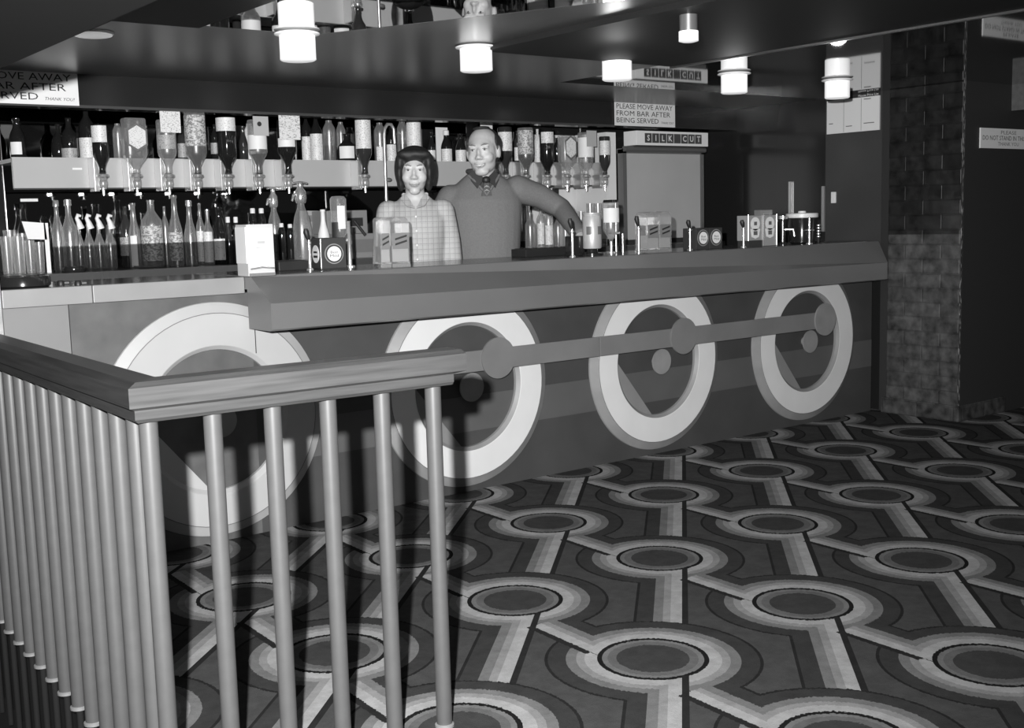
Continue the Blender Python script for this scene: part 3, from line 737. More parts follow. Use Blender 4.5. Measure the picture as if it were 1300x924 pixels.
sb(577, 591, 170, 'beer', GDARK, 'small dark beer bottle touching the left side of the head of the man', lab=(.06, .45, LABELW))
sb(652, 660, 166, 'spirit', GAMB, 'narrow brown shelf bottle between the first two optics right of the man', lab=(.1, .5, LABELW))
sb(677, 687, 164, 'spirit', LABELW, 'pale shelf bottle between the second and third optics right of the man', y=1.52)
sb(702, 711, 175, 'spirit', GDARK, 'dark shelf bottle left of the right-hand gin bottle')
sb(733, 740, 160, 'spirit', GCLEAR, 'thin clear shelf bottle right of the right-hand gin bottle', y=1.54)
sb(746, 755, 178, 'spirit', GDARK, 'dark shelf bottle under the small grey tag at the right end', y=1.40)
A = at(554, 186, 1.56); Bq = at(568, 162, 1.56)
t = BM(); box(t, (A.x, 1.56, ZS), (Bq.x, 1.565, Bq.z)); tag(obj('price_card', t, CARD), 'white card standing on the shelf between the woman and the man', 'card')
A = at(611, 186, 1.56); Bq = at(625, 154, 1.56)
t = BM(); box(t, (A.x, 1.56, ZS), (Bq.x, 1.565, Bq.z)); tag(obj('price_card', t, CARD), 'white card peeping out above the head of the man', 'card')
for (a_, b_, c_, d_, yy, l_) in ((26, 252, 48, 256, 1.6365, 'thin white paper strip on the mirror at far left, under the shelf'), (92, 213, 104, 215.5, 1.3392, 'tiny white sticker on the grey shelf front, left of the first optic')):
    A = at(a_, d_, yy); Bq = at(c_, b_, yy); t = BM(); box(t, (A.x, yy-.001, A.z), (Bq.x, yy+.0005, Bq.z)); tag(obj('paper_strip', t, CARD), l_, 'sticker')
# curved chrome pipe
p = at(490, 240, 1.30)
o = thing('drinks_pipe', 'thin upright chrome pipe with a hooked top, left of the woman', 'pipe', (p.x, 1.30, 1.06))
t = BM(); tube(t, [(0, 0, 0), (0, 0, .66), (.006, 0, .70), (.025, 0, .725), (.05, 0, .725), (.066, 0, .70), (.068, 0, .62)], .0095); obj('pipe', t, CHROMED, o, True)
t = BM(); ell(t, (.018, -.005, .42), (.02, .012, .012), 12); obj('tap', t, INKG, o, True)

# ---- bottles and glasses on the back counter
gl = 'bottles on the back counter'
def lb(px0, px1, pyt, style, gm, label, y=1.3, **k): return bottle(px0, px1, pyt, y, ZB, style, gm, label, gl, **k)
for i, (a, c, tt, yy, l) in enumerate(((0, 14, 300, 1.25, 'clear tumbler at the far left edge, front row'), (14, 30, 300, 1.24, 'clear tumbler second from the left edge'), (31, 43, 305, 1.22, 'clear tumbler left of the white slip of card'),
        (43, 55, 307, 1.26, 'clear tumbler under the leaning white card'), (4, 20, 292, 1.42, 'clear tumbler at the far left, back row'), (20, 36, 296, 1.42, 'clear tumbler behind the two left-hand tumblers'))):
    bottle(a, c, tt, yy, ZB, 'tumbler', GCLEAR, l, 'tumblers on the back counter', name='tumbler')
A = at(28, 307, 1.21)
o = thing('paper_slip', 'leaning white paper slip over the tumblers at the left', 'paper', (A.x, 1.19, ZB))
t = BM(); prism(t, [(.0, .235), (.10, .225), (.105, .15), (.02, .155)], 0, .002, 1); obj('sheet', t, CARD, o)
t = BM(); box(t, (.094, 0, .0), (.113, .002, .225)); obj('edge_strip', t, CARD, o)
lb(63, 78, 256, 'decanter', GCLEAR, 'tall clear decanter bottle with a chrome top, left of its twin', cap=CHROME, y=1.32)
lb(76, 95, 255, 'decanter', GCLEAR, 'tall clear decanter bottle with a chrome top, right of its twin', cap=CHROME, y=1.27)
for a, c, l in ((93, 105, 'first from the left'), (105, 118, 'second from the left'), (118, 131, 'third from the left'), (131, 146, 'fourth from the left')):
    o = lb(a, c, 285, 'decanter', GCLEAR, 'clear mixer bottle with a white swan-neck pourer, '+l, y=1.36)
    h = zat((a+c)/2, 285, 1.36)-ZB
    t = BM(); tube(t, [(.012, 0, h-.02), (.004, 0, h+.012), (-.004, 0, h+.03), (.002, 0, h+.044), (.016, 0, h+.04)], [.018, .012, .009, .010, .006]); obj('pourer', t, LIDW, o, True)
lb(150, 166, 262, 'spirit', GAMB, 'brown bottle with a dark base right of the swan-neck pourers', lab=(.2, .5, LABELG), y=1.34)
lb(160, 176, 258, 'taper', GTINT, 'pale bottle with a narrow white label left of the figured bottle', lab=(.02, .5, CARD, .5), y=1.28)
lb(177, 204, 254, 'spirit', GTINT, 'broad pale bottle with a figured label standing in a dish', lab=(.1, .62, LABELM, 1.2), y=1.24)
lb(203, 213, 262, 'spirit', GCLEAR, 'clear bottle between the broad figured bottle and the black-labelled one', y=1.36)
lb(211, 229, 248, 'taper', GTINT, 'tall tapering bottle with a dark and white label', lab=(.08, .48, LABELM, 1.1), y=1.24)
lb(231, 247, 256, 'taper', GCLEAR, 'tapering clear bottle with chrome top left of two labelled bottles', cap=CHROME, y=1.25)
lb(247, 258, 258, 'wine', GTINT, 'pale bottle with a narrow white label behind the oval-labelled one', lab=(.05, .55, LABELW, .9), y=1.3)
lb(256, 269, 266, 'wine', GTINT, 'pale bottle with a tall white label left of the oval-labelled one', lab=(.05, .6, LABELW, .9), y=1.2)
lb(268, 286, 263, 'beer', GDARK, 'dark beer bottle with an oval white label, left of the lit pump box', lab=(.08, .45, LABELW, .8), y=1.2)
lb(284, 294, 277, 'beer', GAMB, 'small brown bottle with a white cap, left of its twin', cap=LIDW, y=1.28)
lb(294, 304, 277, 'beer', GAMB, 'small brown bottle with a white cap, right of its twin', cap=LIDW, y=1.22)
lb(315, 326, 266, 'jug', GDARK, 'dark bottle with a pale cap peeping over the lit pump box, left', cap=LIDW, y=1.3)
lb(326, 337, 266, 'jug', GDARK, 'dark bottle with a pale cap peeping over the lit pump box, right', cap=LIDW, y=1.3)
lb(352, 362, 285, 'jug', GDARK, 'dark bottle with white cap right of the lit pump box', cap=LIDW, y=1.22)
lb(363, 373, 286, 'jug', GDARK, 'dark bottle with white cap left of the tall soda siphon', cap=LIDW, y=1.3)
for i, (a, c, tt, st, gmm, yy, l) in enumerate(((666, 679, 270, 'spirit', GTINT, 1.25, 'pale bottle close to the jumper of the man'), (680, 692, 262, 'spirit', GCLEAR, 1.3, 'clear bottle with a white label right of the man'),
        (690, 702, 266, 'jug', GCLEAR, 1.2, 'clear jar-like bottle below the arm of the man'), (702, 714, 272, 'spirit', GCLEAR, 1.25, 'clear bottle below the forearm of the man'),
        (713, 722, 282, 'jug', GCLEAR, 1.2, 'small clear bottle left of the dark pump lever'))):
    lb(a, c, tt, st, gmm, l, y=yy, lab=(.1, .6, LABELW, .9) if i in (1, 2) else None)
for i, (a, c, tt, l) in enumerate(((733, 742, 268, 'clear glass left of the silver can'), (744, 754, 258, 'clear glass seen above the silver can, left'), (754, 764, 258, 'clear glass seen above the silver can, right'), (762, 771, 264, 'clear glass between the silver can and the upturned bottle'))):
    bottle(a, c, tt, 1.3 if a < 760 else 1.22, ZB, 'tumbler', GCLEAR, l, 'glasses behind the silver can', name='glass')
p = at(190, 336, 1.24); o = thing('glass_dish', 'shallow clear dish under the broad figured bottle', 'dish', (p.x, 1.24, ZB))
t = BM(); lathe(t, [(.05, 0), (.07, .004), (.08, .02), (.077, .02), (.066, .0065), (.03, .005)], 28); obj('bowl', t, GCLEAR, o, True)
for c_ in o.children: c_.scale = (1, 1, .6)
# soda siphons
def siphon(px0, px1, pyt, y, label, z0):
    pc = (px0+px1)/2; c = at(pc, pyt, y); Rr = half_width(px0, px1, c); h = c.z-z0
    o = thing('soda_siphon', label, 'siphon', (c.x, y, z0), 0, 'soda siphons')
    t = BM(); lathe(t, [(Rr*.9, 0), (Rr, .01), (Rr, h*.42), (Rr*.8, h*.56), (Rr*.42, h*.68), (Rr*.36, h*.74)], 24); obj('glass_body', t, GCLEAR, o, True)
    t = BM(); lathe(t, [(Rr*.5, h*.73), (Rr*.62, h*.75), (Rr*.68, h*.8), (Rr*.6, h*.88), (Rr*.35, h*.92), (Rr*.3, h*.97), (Rr*.4, h)], 20); obj('head', t, CHROME, o, True)
    t = BM(); tube(t, [(-Rr*.9, 0, h*.985), (0, 0, h), (Rr*.9, 0, h*.985)], .005); tube(t, [(-Rr*.3, 0, h*.86), (-Rr*.9, -.005, h*.84), (-Rr*1.1, -.005, h*.76)], .006); obj('lever', t, CHROME, o, True)
siphon(369, 392, 231, 1.15, 'tall soda siphon with a chrome head between the pump boxes', ZB)
siphon(337, 355, 238, 1.3, 'soda siphon with a chrome head half hidden by the lit pump box', ZB)
# till and paper
p0 = at(430, 340, 1.15); p1 = at(478, 266, 1.15)
o = thing('cash_register', 'boxy grey cash register behind the tall glass jar, left of the woman', 'cash register', (p0.x, 1.15, ZB)); W_ = p1.x-p0.x
t = BM(); box(t, (0, 0, 0), (W_, .3, .13), .004); box(t, (0, .1, .13), (W_, .3, p1.z-ZB), .004); obj('body', t, TILL, o)
t = BM(); box(t, (.08, .097, .17), (W_-.03, .1, .215)); obj('display', t, INK, o)
t = BM(); tube(t, [(.10, -.01, .20), (.16, -.02, .12)], .008); obj('lever', t, INK, o, True)
t = BM(); box(t, (.02, -.003, .03), (W_-.02, 0, .10)); obj('drawer', t, mat('till drawer', .16, .4), o)
p = at(384, 300, 1.4)
o = thing('menu_card', 'pale card leaning on the back mirror right of the soda siphon', 'card', (p.x, 1.42, ZB))
t = BM(); prism(t, [(0, 0), (.27, 0), (.27, .16), (.2, .255), (.0, .262)], 0, .003, 1); obj('sheet', t, mat('grey card', .33, .6), o)
t = BM(); box(t, (.04, -.001, .2), (.11, 0, .235)); obj('print_block', t, JLAB, o)
p = at(412, 300, 1.2); o = lb(402, 417, 266, 'taper', WHITE, 'plain white bottle-shaped jug behind the dark beer box', y=1.2)
# ashtrays
def ashtray(px, py, z, r, label, h=.034):
    p = atz(px, py, z); o = thing('ashtray', label, 'ashtray', (px if False else p.x, p.y, z), 0, 'black ashtrays')
    return o
def tray_at(x, y, z, r, label, h=.034):
    o = thing('ashtray', label, 'ashtray', (x, y, z), 0, 'black ashtrays')
    t = BM(); lathe(t, [(r*.9, 0), (r, .006), (r, h-.006), (r*.95, h), (r*.8, h), (r*.76, h*.4), (r*.3, h*.35)], 36); obj('dish', t, BLACKG, o, True)
    for a in (0.4, 2.5, 4.6):
        t = BM(); box(t, (r*.72, -.006, h-.002), (r*.99, .006, h+.003), .002); q = obj('rest', t, BLACKG, o); q.rotation_euler = (0, 0, a)
tray_at(-.664, .10, 1.05, .095, 'large black ashtray on the counter flap at the left edge', .04)
p = at(94, 341, 1.19); tray_at(at(94, 341, 1.075).x, 1.075, ZB, .052, 'black ashtray on the back counter in front of the decanters', .026)
p = at(8, 352, 1.18); tray_at(-.58, .30, 1.05, .045, 'small black ashtray behind the large one on the flap', .02)
for px, yy, l in ((77, .13, 'black plastic stopper on the counter flap, left of the other'), (99, .03, 'black plastic stopper at the edge of the counter flap')):
    p = at(px, 358, yy); o = thing('bottle_stopper', l, 'stopper', (p.x, yy, 1.05))
    t = BM(); lathe(t, [(.013, 0), (.013, .012), (.009, .016)], 14); obj('cap', t, RUBBER, o, True)
    t = BM(); cyl(t, (.012, 0, .006), (.03, .004, .006), .004, n=10); obj('pin', t, CHROMED, o, True)

# ================================================================== PUMPS ON THE COUNTER (top z = 1.0535)
ZC = 1.0535
def lit_box():
    """tall two-faced pump lantern at the mitred end"""
    p = Vector((.155, -.10, ZC)); a = at(316, 352, -.13)
    o = thing('pump_lantern', 'tall white lit-up pump box at the left end of the main counter', 'pump box', (a.x, -.13, ZC), 0)
    h = .20; w = at(350, 352, -.13).x-a.x
    t = BM(); box(t, (0, 0, 0), (w, .10, h), .004); obj('case', t, mat('pale pump case', .5, .3), o)
    t = BM(); box(t, (.005, -.003, .035), (w-.005, 0, h-.016)); f = obj('front_panel', t, mat('pale pump front', .62, .4, noise=.08, nscale=25), o)
    t = BM(); disc_y(t, w/2, .112, w*.33, -.0045, -.003, 32); d = obj('badge', t, LIDW, f)
    t = BM(); box(t, (w*.36, -.0052, .125), (w*.64, -.0045, .135)); box(t, (w*.3, -.0052, .108), (w*.7, -.0045, .112)); obj('badge_mark', t, mat('pale print', .4, .5), d)
    t = BM(); tube(t, [(.006, -.004, .028), (w/2, -.006, .034), (w-.006, -.004, .028)], .004); obj('lower_bar', t, CHROME, o, True)
    t = BM(); box(t, (.002, -.004, .0), (w-.002, 0, .012)); obj('foot', t, CHROME, o)
    t = BM(); box(t, (-.004, .005, .05), (0, .095, h-.01)); obj('side_panel', t, LIDW, o)
lit_box()
def ale_box(px0, px1, y, label, split, ztop, px_h):
    """dark pump box with round white badge(s)"""
    A = at(px0, px_h, y); Bv = at(px1, px_h, y); w = Bv.x-A.x; h = ztop-ZC
    o = thing('pump_box', label, 'pump box', (A.x, y, ZC), 0)
    t = BM(); box(t, (0, 0, 0), (w, .11, h), .005); obj('case', t, BOXD, o)
    return o, w, h
def badge(o, cx, cz, r, y=-.001, sx=1.):
    t = BM(); disc_y(t, cx, cz, r, y-.002, y, 40); b0 = obj('badge_ring', t, mat('grey badge ring', .25, .4), o)
    t = BM(); disc_y(t, cx, cz, r*.9, y-.003, y-.002, 40); obj('badge_band', t, BOXD, b0)
    t = BM(); disc_y(t, cx, cz, r*.74, y-.004, y-.003, 40); f = obj('badge', t, LIDW, o)
    text('badge_lettering', 'Best', INK, f, (cx, y-.0042, cz+r*.04), RX, UPZ, r*.8, r*.26, 'CENTER')
    text('badge_lettering', 'Mild', INK, f, (cx, y-.0042, cz-r*.33), RX, UPZ, r*.9, r*.28, 'CENTER')
# left Best Mild box: corner towards the camera -> two faces
A = atz(407, 346, ZC) ; A = at(408, 342, .12)
o = thing('pump_box', 'dark Best Mild pump box with a round white badge, left half of the counter', 'pump box', (A.x, .12, ZC), math.radians(-7))
t = BM(); box(t, (0, 0, 0), (.118, .11, .134), .004); obj('case', t, BOXD, o)
badge(o, .060, .066, .043)
t = BM(); n = 36
def disc_x(bm, y, z, r, x0, x1): return cyl(bm, (x0, y, z), (x1, y, z), r, n=36)
disc_x(t, .055, .066, .038, -.002, 0); bx = obj('side_badge', t, LIDW, o)
t = BM(); box(t, (-.0028, .035, .070), (-.002, .075, .078)); box(t, (-.0028, .032, .05), (-.002, .078, .060)); obj('badge_mark', t, INK, bx)
t = BM(); cyl(t, (0, -.001, .004), (0, -.001, .13), .0025, n=8); obj('corner_strip', t, CHROME, o, True)
t = BM(); box(t, (-.004, -.004, -.0), (.122, .114, .006)); obj('foot', t, RUBBER, o)
# right pair of boxes
A = at(884, 318, .10); Bq = at(917, 318, .10); w = Bq.x-A.x
o = thing('pump_box', 'dark double Best Mild pump box with two oval-looking badges, right half of the counter', 'pump box', (A.x, .10, ZC))
t = BM(); box(t, (0, 0, 0), (w*.49, .1, .115), .003); box(t, (w*.51, 0, 0), (w, .1, .115), .003); obj('case', t, BOXD, o)
badge(o, w*.25, .062, w*.215); badge(o, w*.75, .062, w*.215)
# squash jars
def jar_pair(px0, px1, pyt, y, label, rz=0, seam=.5):
    A = at(px0, 338 if px0 < 600 else 322, y); Bq = at(px1, pyt, y); w = Bq.x-A.x
    o = thing('squash_dispenser', label, 'dispenser', (A.x, y, ZC), rz, 'squash dispensers on the counter'); h = Bq.z-ZC
    for x0, x1 in ((0, w*seam-.002), (w*seam+.002, w)):
        t = BM(); pr = []
        k = min(.03, (x1-x0)*.35)
        poly = [(x0, 0), (x1, 0), (x1, h-k)] + [(x1-k+k*math.cos(a), h-k+k*math.sin(a)) for a in (.4, .8, 1.2, PI/2)] + [(x0+k-k*math.cos(a), h-k+k*math.sin(a)) for a in (PI/2, 1.2, .8, .4)] + [(x0, h-k)]
        prism(t, poly, 0, .09, 1); j = obj('jar', t, GCLEAR, o)
        t = BM(); box(t, (x0+.004, .006, .022), (x1-.004, .084, h*.42)); obj('squash', t, JUICE, j)
        t = BM(); box(t, (x0+.004, -.002, h*.36), (x1-.004, 0, h*.68)); l = obj('label', t, JLAB, j)
        t = BM(); a, c = x0+(x1-x0)*.2, x0+(x1-x0)*.85
        for dz in (0, .022): prism(t, [(a, h*.43+dz), (c, h*.50+dz), (c, h*.54+dz), (a, h*.47+dz)], -.003, -.002, 1)
        obj('label_mark', t, INK, l)
        t = BM(); box(t, (x0, -.002, 0), (x1, .092, .014)); obj('foot', t, CHROME, j)
    return o
jar_pair(484, 515, 275, .02, 'clear double squash dispenser with slanted dark labels in front of the woman', math.radians(-12), .36)
jar_pair(822, 852, 268, .05, 'clear double squash dispenser with slanted dark labels before the roller panel', 0, .5)
# twin lanterns
A = at(949, 319, .06); Bq = at(986, 319, .06); w = Bq.x-A.x
o = thing('pump_lantern', 'pale double pump lantern with chrome edges, left of the ice bucket', 'pump box', (A.x, .06, ZC))
for k, (x0, x1, z0) in enumerate(((0, w*.52, .035), (w*.52, w, .002))):
    t = BM(); box(t, (x0+.004, 0, z0), (x1-.004, .08, .175), .002); c = obj('case', t, LANTERN, o)
    t = BM()
    for xx in (x0+.003, x1-.003): cyl(t, (xx, -.003, z0), (xx, -.003, .18), .0035, n=8)
    obj('edge_strip', t, CHROME, c, True)
    cx = (x0+x1)/2
    t = BM(); disc_y(t, cx, .128, w*.15, -.002, 0, 28); bd = obj('badge', t, LIDW, c)
    t = BM(); box(t, (cx-.012, -.003, .12), (cx+.012, -.002, .14)); obj('badge_mark', t, INKG, bd)
    t = BM(); prism(t, [(cx-w*.16, .10), (cx-w*.12, .055), (cx, .045), (cx+w*.12, .055), (cx+w*.16, .10)], -.002, 0, 1); bd = obj('shield', t, LIDW, c)
    t = BM(); box(t, (cx-.016, -.003, .065), (cx+.016, -.002, .088)); obj('badge_mark', t, INKG, bd)
t = BM(); box(t, (.01, .0, 0), (w*.5, .08, .036)); obj('foot', t, BOXD, o)
t = BM(); box(t, (w*.55, .02, .175), (w*.95, .07, .205), .003); obj('finial', t, CHROMED, o)
# ice bucket
p = at(1018, 320, .12)
o = thing('ice_bucket', 'black ice bucket with a flat white lid near the right end of the counter', 'ice bucket', (p.x, .12, ZC))
t = BM(); lathe(t, [(.06, 0), (.072, .01), (.08, .15), (.078, .155)], 32); obj('pail', t, BLACKG, o, True)
t = BM(); lathe(t, [(.09, .152), (.094, .155), (.094, .176), (.088, .180), (.024, .181), (.022, .192), (.012, .194)], 32); obj('lid', t, LIDW, o, True)
t = BM(); cyl(t, (-.04, -.085, 0), (-.04, -.085, .15), .007, n=14); lathe(t, [(.02, 0), (.02, .006), (.008, .01)], 16, (-.04, -.085, 0)); lathe(t, [(.012, 0), (.03, .004), (.03, .008), (.012, .012)], 16, (-.04, -.085, .075)); obj('tap_stem', t, CHROME, o, True)
p = at(1039, 315, .16)
o = thing('bottle_opener_spring', 'small upright chrome spring right of the ice bucket', 'opener', (p.x, .16, ZC))
t = BM(); cyl(t, (0, 0, 0), (0, 0, .10), .006, n=12); obj('stem', t, INK, o, True)
t = BM()
for k in range(5): lathe(t, [(.007, 0), (.013, .004), (.013, .009), (.007, .013)], 16, (0, 0, .03+.017*k))
obj('coil', t, CHROME, o, True)
# small gadget between lantern and bucket
p = at(994, 320, .05)
o = thing('drinks_tap', 'small chrome and black tap between the pale lantern and the ice bucket', 'tap', (p.x, .05, ZC))
t = BM(); lathe(t, [(.03, 0), (.03, .008), (.012, .014), (.012, .15), (.018, .155)], 18); obj('column', t, BLACKG, o, True)
t = BM(); cyl(t, (0, 0, .15), (0, 0, .168), .026, n=18); tube(t, [(0, -.012, .09), (.03, -.05, .09), (.034, -.055, .05)], .008); cyl(t, (-.02, -.014, .02), (-.02, -.014, .14), .004, n=8); obj('nozzle', t, CHROME, o, True)
# lever taps
def lever(px, pyb, pyt, y, label, lean=-.012):
    p = at(px, pyb, y); h = zat(px, pyt, y)-ZC
    o = thing('pump_lever', label, 'pump lever', (p.x, y, ZC), 0, 'slim chrome pump levers')
    t = BM(); lathe(t, [(.016, 0), (.016, .004), (.007, .01), (.006, h*.62), (.011, h*.64), (.011, h*.68), (.006, h*.7), (.006, h*.74)], 16); obj('stem', t, CHROME, o, True)
    t = BM(); tube(t, [(0, 0, h*.72), (lean*.5, 0, h*.8), (lean, 0, h*.92), (lean, 0, h)], [.006, .010, .013, .008]); obj('handle', t, RUBBER, o, True)
lever(727, 325, 277, .02, 'slim chrome pump lever with a black knob beside the forearm of the man')
lever(811, 320, 274, .05, 'slim chrome pump lever with a black knob left of the right-hand squash dispenser')
lever(876, 316, 279, .06, 'slim chrome pump lever with a black knob left of the double Best Mild box')
lever(944, 317, 279, .05, 'slim chrome pump lever left of the pale double lantern')
lever(394, 344, 290, .16, 'short chrome pump lever with a black knob behind the left Best Mild box')
# silver can
p = at(752, 326, .08)
o = thing('keg_can', 'shiny silver can-shaped beer font on a black stand, right of the hand of the man', 'beer font', (p.x, .08, ZC)); h = .20
t = BM(); lathe(t, [(.044, .035), (.047, .04), (.047, .195), (.042, .2), (.046, .205), (.046, .212), (.02, .213)], 32); c = obj('can', t, SILVER, o, True)
t = BM(); patch(t, .0475, .105, .145, FACE-.5, .3); obj('badge', t, mat('can print', .12, .4), c, True)
t = BM(); patch(t, .0475, .105, .145, FACE+.75, .3); obj('badge', t, MATS['can print'], c, True)
t = BM(); lathe(t, [(.055, 0), (.055, .012), (.03, .016), (.026, .035)], 28); box(t, (-.095, .02, 0), (-.03, .10, .10), .006); obj('stand', t, BLACKG, o, True)
# upturned bottle on chrome stand
p = at(776, 323, .25)
o = thing('upturned_bottle', 'upturned clear bottle with a pale label on a chrome stand, left of the roller panel', 'bottle', (p.x, .25, ZC))
t = BM(); lathe(t, [(.009, .05), (.011, .07), (.04, .115), (.043, .13), (.043, .262), (.036, .274), (.01, .276)], 28); obj('glass_body', t, GCLEAR, o, True)
t = BM(); patch(t, .0436, .16, .235, FACE, 1.2); obj('label', t, CARD, o, True)
t = BM(); lathe(t, [(.036, .262), (.041, .266), (.036, .278), (.01, .279)], 24); obj('base_band', t, GDARK, o, True)
t = BM(); lathe(t, [(.028, 0), (.028, .006), (.009, .01), (.009, .06)], 18); cyl(t, (.055, .02, 0), (.055, .02, .26), .006, n=12); box(t, (0, -.004, .10), (.06, .02, .108)); cyl(t, (.075, -.01, 0), (.075, -.01, .10), .005, n=10); obj('stand', t, CHROME, o, True)
# tall glass jar on column, left
p = at(433, 345, .25)
o = thing('upturned_bottle', 'tall upturned glass jar on a thin chrome column behind the Best Mild box', 'bottle', (p.x, .25, ZC))
t = BM(); lathe(t, [(.012, .11), (.016, .125), (.034, .15), (.036, .16), (.036, .30), (.028, .312), (.01, .314)], 28); obj('glass_body', t, GCLEAR, o, True)
t = BM(); patch(t, .0365, .13, .20, FACE-.5, .5); obj('label', t, INK, o, True)
t = BM(); patch(t, .0365, .17, .27, FACE+.4, .5); obj('label', t, CARD, o, True)
t = BM(); lathe(t, [(.022, 0), (.022, .006), (.009, .01), (.008, .2), (.011, .204)], 18, (.036, -.02, 0)); box(t, (0, -.02, .115), (.036, 0, .125)); obj('stand', t, CHROME, o, True)
# drip trays
for (a, c, yy, lbb) in ((354, 393, .2, 'black drip tray right of the lit pump box'), (668, 738, .28, 'black drip tray in front of the man')):
    A = at(a, 340, yy); Bq = at(c, 340, yy)
    o = thing('drip_tray', lbb, 'tray', (A.x, yy, ZC), 0, 'black drip trays')
    w = Bq.x-A.x
    t = BM(); box(t, (0, 0, 0), (w, .12, .04), .004); obj('tray', t, RUBBER, o)
    t = BM()
    for k in range(6): box(t, (.01, .012+.017*k, .04), (w-.01, .018+.017*k, .043))
    obj('grille', t, BLACKG, o)

# ================================================================== PEOPLE
def remesh(bm, vox, m, name, parent, smooth_it=6, cut=None):
    me = bpy.data.meshes.new('tmp'); bm.to_mesh(me); bm.free()
    o = bpy.data.objects.new('tmp', me); COL.objects.link(o)
    r = o.modifiers.new('r', 'REMESH'); r.mode = 'VOXEL'; r.voxel_size = vox
    s = o.modifiers.new('s', 'SMOOTH'); s.iterations = smooth_it; s.factor = .5
    dg = bpy.context.evaluated_depsgraph_get(); dg.update()
    m2 = bpy.data.meshes.new_from_object(o.evaluated_get(dg)); bpy.data.objects.remove(o); bpy.data.meshes.remove(me)
    if cut:
        q = bmesh.new(); q.from_mesh(m2)
        bmesh.ops.delete(q, geom=[f for f in q.faces if cut(f.calc_center_median())], context='FACES')
        q.to_mesh(m2); q.free()
    m2.name = name; m2.materials.clear(); m2.materials.append(m)
    for p in m2.polygons: p.use_smooth = True
    ob = bpy.data.objects.new(name, m2); link(ob, parent); return ob
def limb(bm, pts):
    """chain of (point, radius) joined by cones with ball joints"""
    for (p, r) in pts: ell(bm, p, (r, r, r), 14)
    for (p, r), (q, s) in zip(pts, pts[1:]): cyl(bm, p, q, r, s, 16)
def loft(bm, secs, n=24):
    """closed torso through (cx, cy, z, rx, ry) sections"""
    rings = [[bm.verts.new((cx+rx*math.cos(2*PI*k/n), cy+ry*math.sin(2*PI*k/n), z)) for k in range(n)] for cx, cy, z, rx, ry in secs]
    for a, c in zip(rings, rings[1:]):
        for k in range(n): bm.faces.new((a[k], a[(k+1) % n], c[(k+1) % n], c[k]))
    bm.faces.new(rings[0][::-1]); bm.faces.new(rings[-1])
# ---- heads: every piece is placed in a head frame that can turn and tilt
def head_frame(c, s, yaw=0., roll=0.):
    Rm = Matrix.Rotation(yaw, 3, 'Z') @ Matrix.Rotation(roll, 3, 'Y'); c = Vector(c)
    def P(x, y, z): return c + Rm @ Vector((x*s, y*s, z*s))
    return P, Rm, s
def head_pieces(bm, F, male):
    P, Rm, s = F
    def e(x, y, z, rx, ry, rz): ell(bm, P(x, y, z), (rx*s, ry*s, rz*s), 20, Rm)
    e(0, .022, .155, .077, .096, .085)                     # skull
    e(0, -.022, .110, .067 if not male else .070, .072, .098)      # face
    e(0, -.014, .062, .056 if not male else .063, .066, .05)       # jaw
    e(0, -.056, .020, .030 if not male else .037, .026, .022)       # chin
    for q in (-1, 1):
        e(q*.036, -.058, .088, .029, .032, .032)            # cheek
        e(q*.078, .012, .115, .011, .022, .034)            # ear
        e(q*.03, -.082, .145, .028, .012, .008)            # brow
        e(q*.012, -.099, .083, .010, .011, .008)           # nostril
        e(q*.031, -.077, .124, .019, .013, .014)           # lid
    e(0, -.095, .106, .0095, .015, .028); e(0, -.106, .088, .013, .013, .011)      # nose
    e(0, -.087, .055, .027, .010, .013); e(0, -.087, .047, .023, .010, .009)         # mouth mound
def face_bits(par, F, smile):
    P, Rm, s = F
    for q in (-1, 1):
        t = BM(); ell(t, P(q*.031, -.0865, .1245), (.0125*s, .006*s, .0052*s), 14, Rm); ey = obj('eye', t, EYEW, par, True)
        t = BM(); ell(t, P(q*.031, -.0915, .1245), (.0054*s, .0025*s, .0050*s), 12, Rm); obj('iris', t, IRIS, ey, True)
        t = BM(); tube(t, [P(q*.014, -.092, .145), P(q*.032, -.093, .150), P(q*.052, -.080, .144)], [.0022*s, .0032*s, .0016*s]); obj('eyebrow', t, BROW, par, True)
        t = BM(); tube(t, [P(q*.019, -.091, .1290), P(q*.031, -.0935, .1315), P(q*.044, -.085, .128)], .0014*s); obj('eyelid', t, BROW, par, True)
    t = BM(); k = .009 if smile else .0025
    tube(t, [P(-.028, -.086, .050+k), P(-.012, -.0965, .0525), P(0, -.098, .051), P(.012, -.0965, .0525), P(.028, -.086, .050+k)], [.001, .0028*s, .0026*s, .0028*s, .001])
    tube(t, [P(-.026, -.087, .049+k), P(0, -.097, .0425), P(.026, -.087, .049+k)], [.001, .0036*s, .001]); obj('lips', t, LIP, par, True)
    if smile:
        t = BM(); tube(t, [P(-.022, -.0925, .054), P(0, -.1005, .0475), P(.022, -.0925, .054)], [.0012, .0042*s, .0012]); obj('teeth', t, LIDW, par, True)
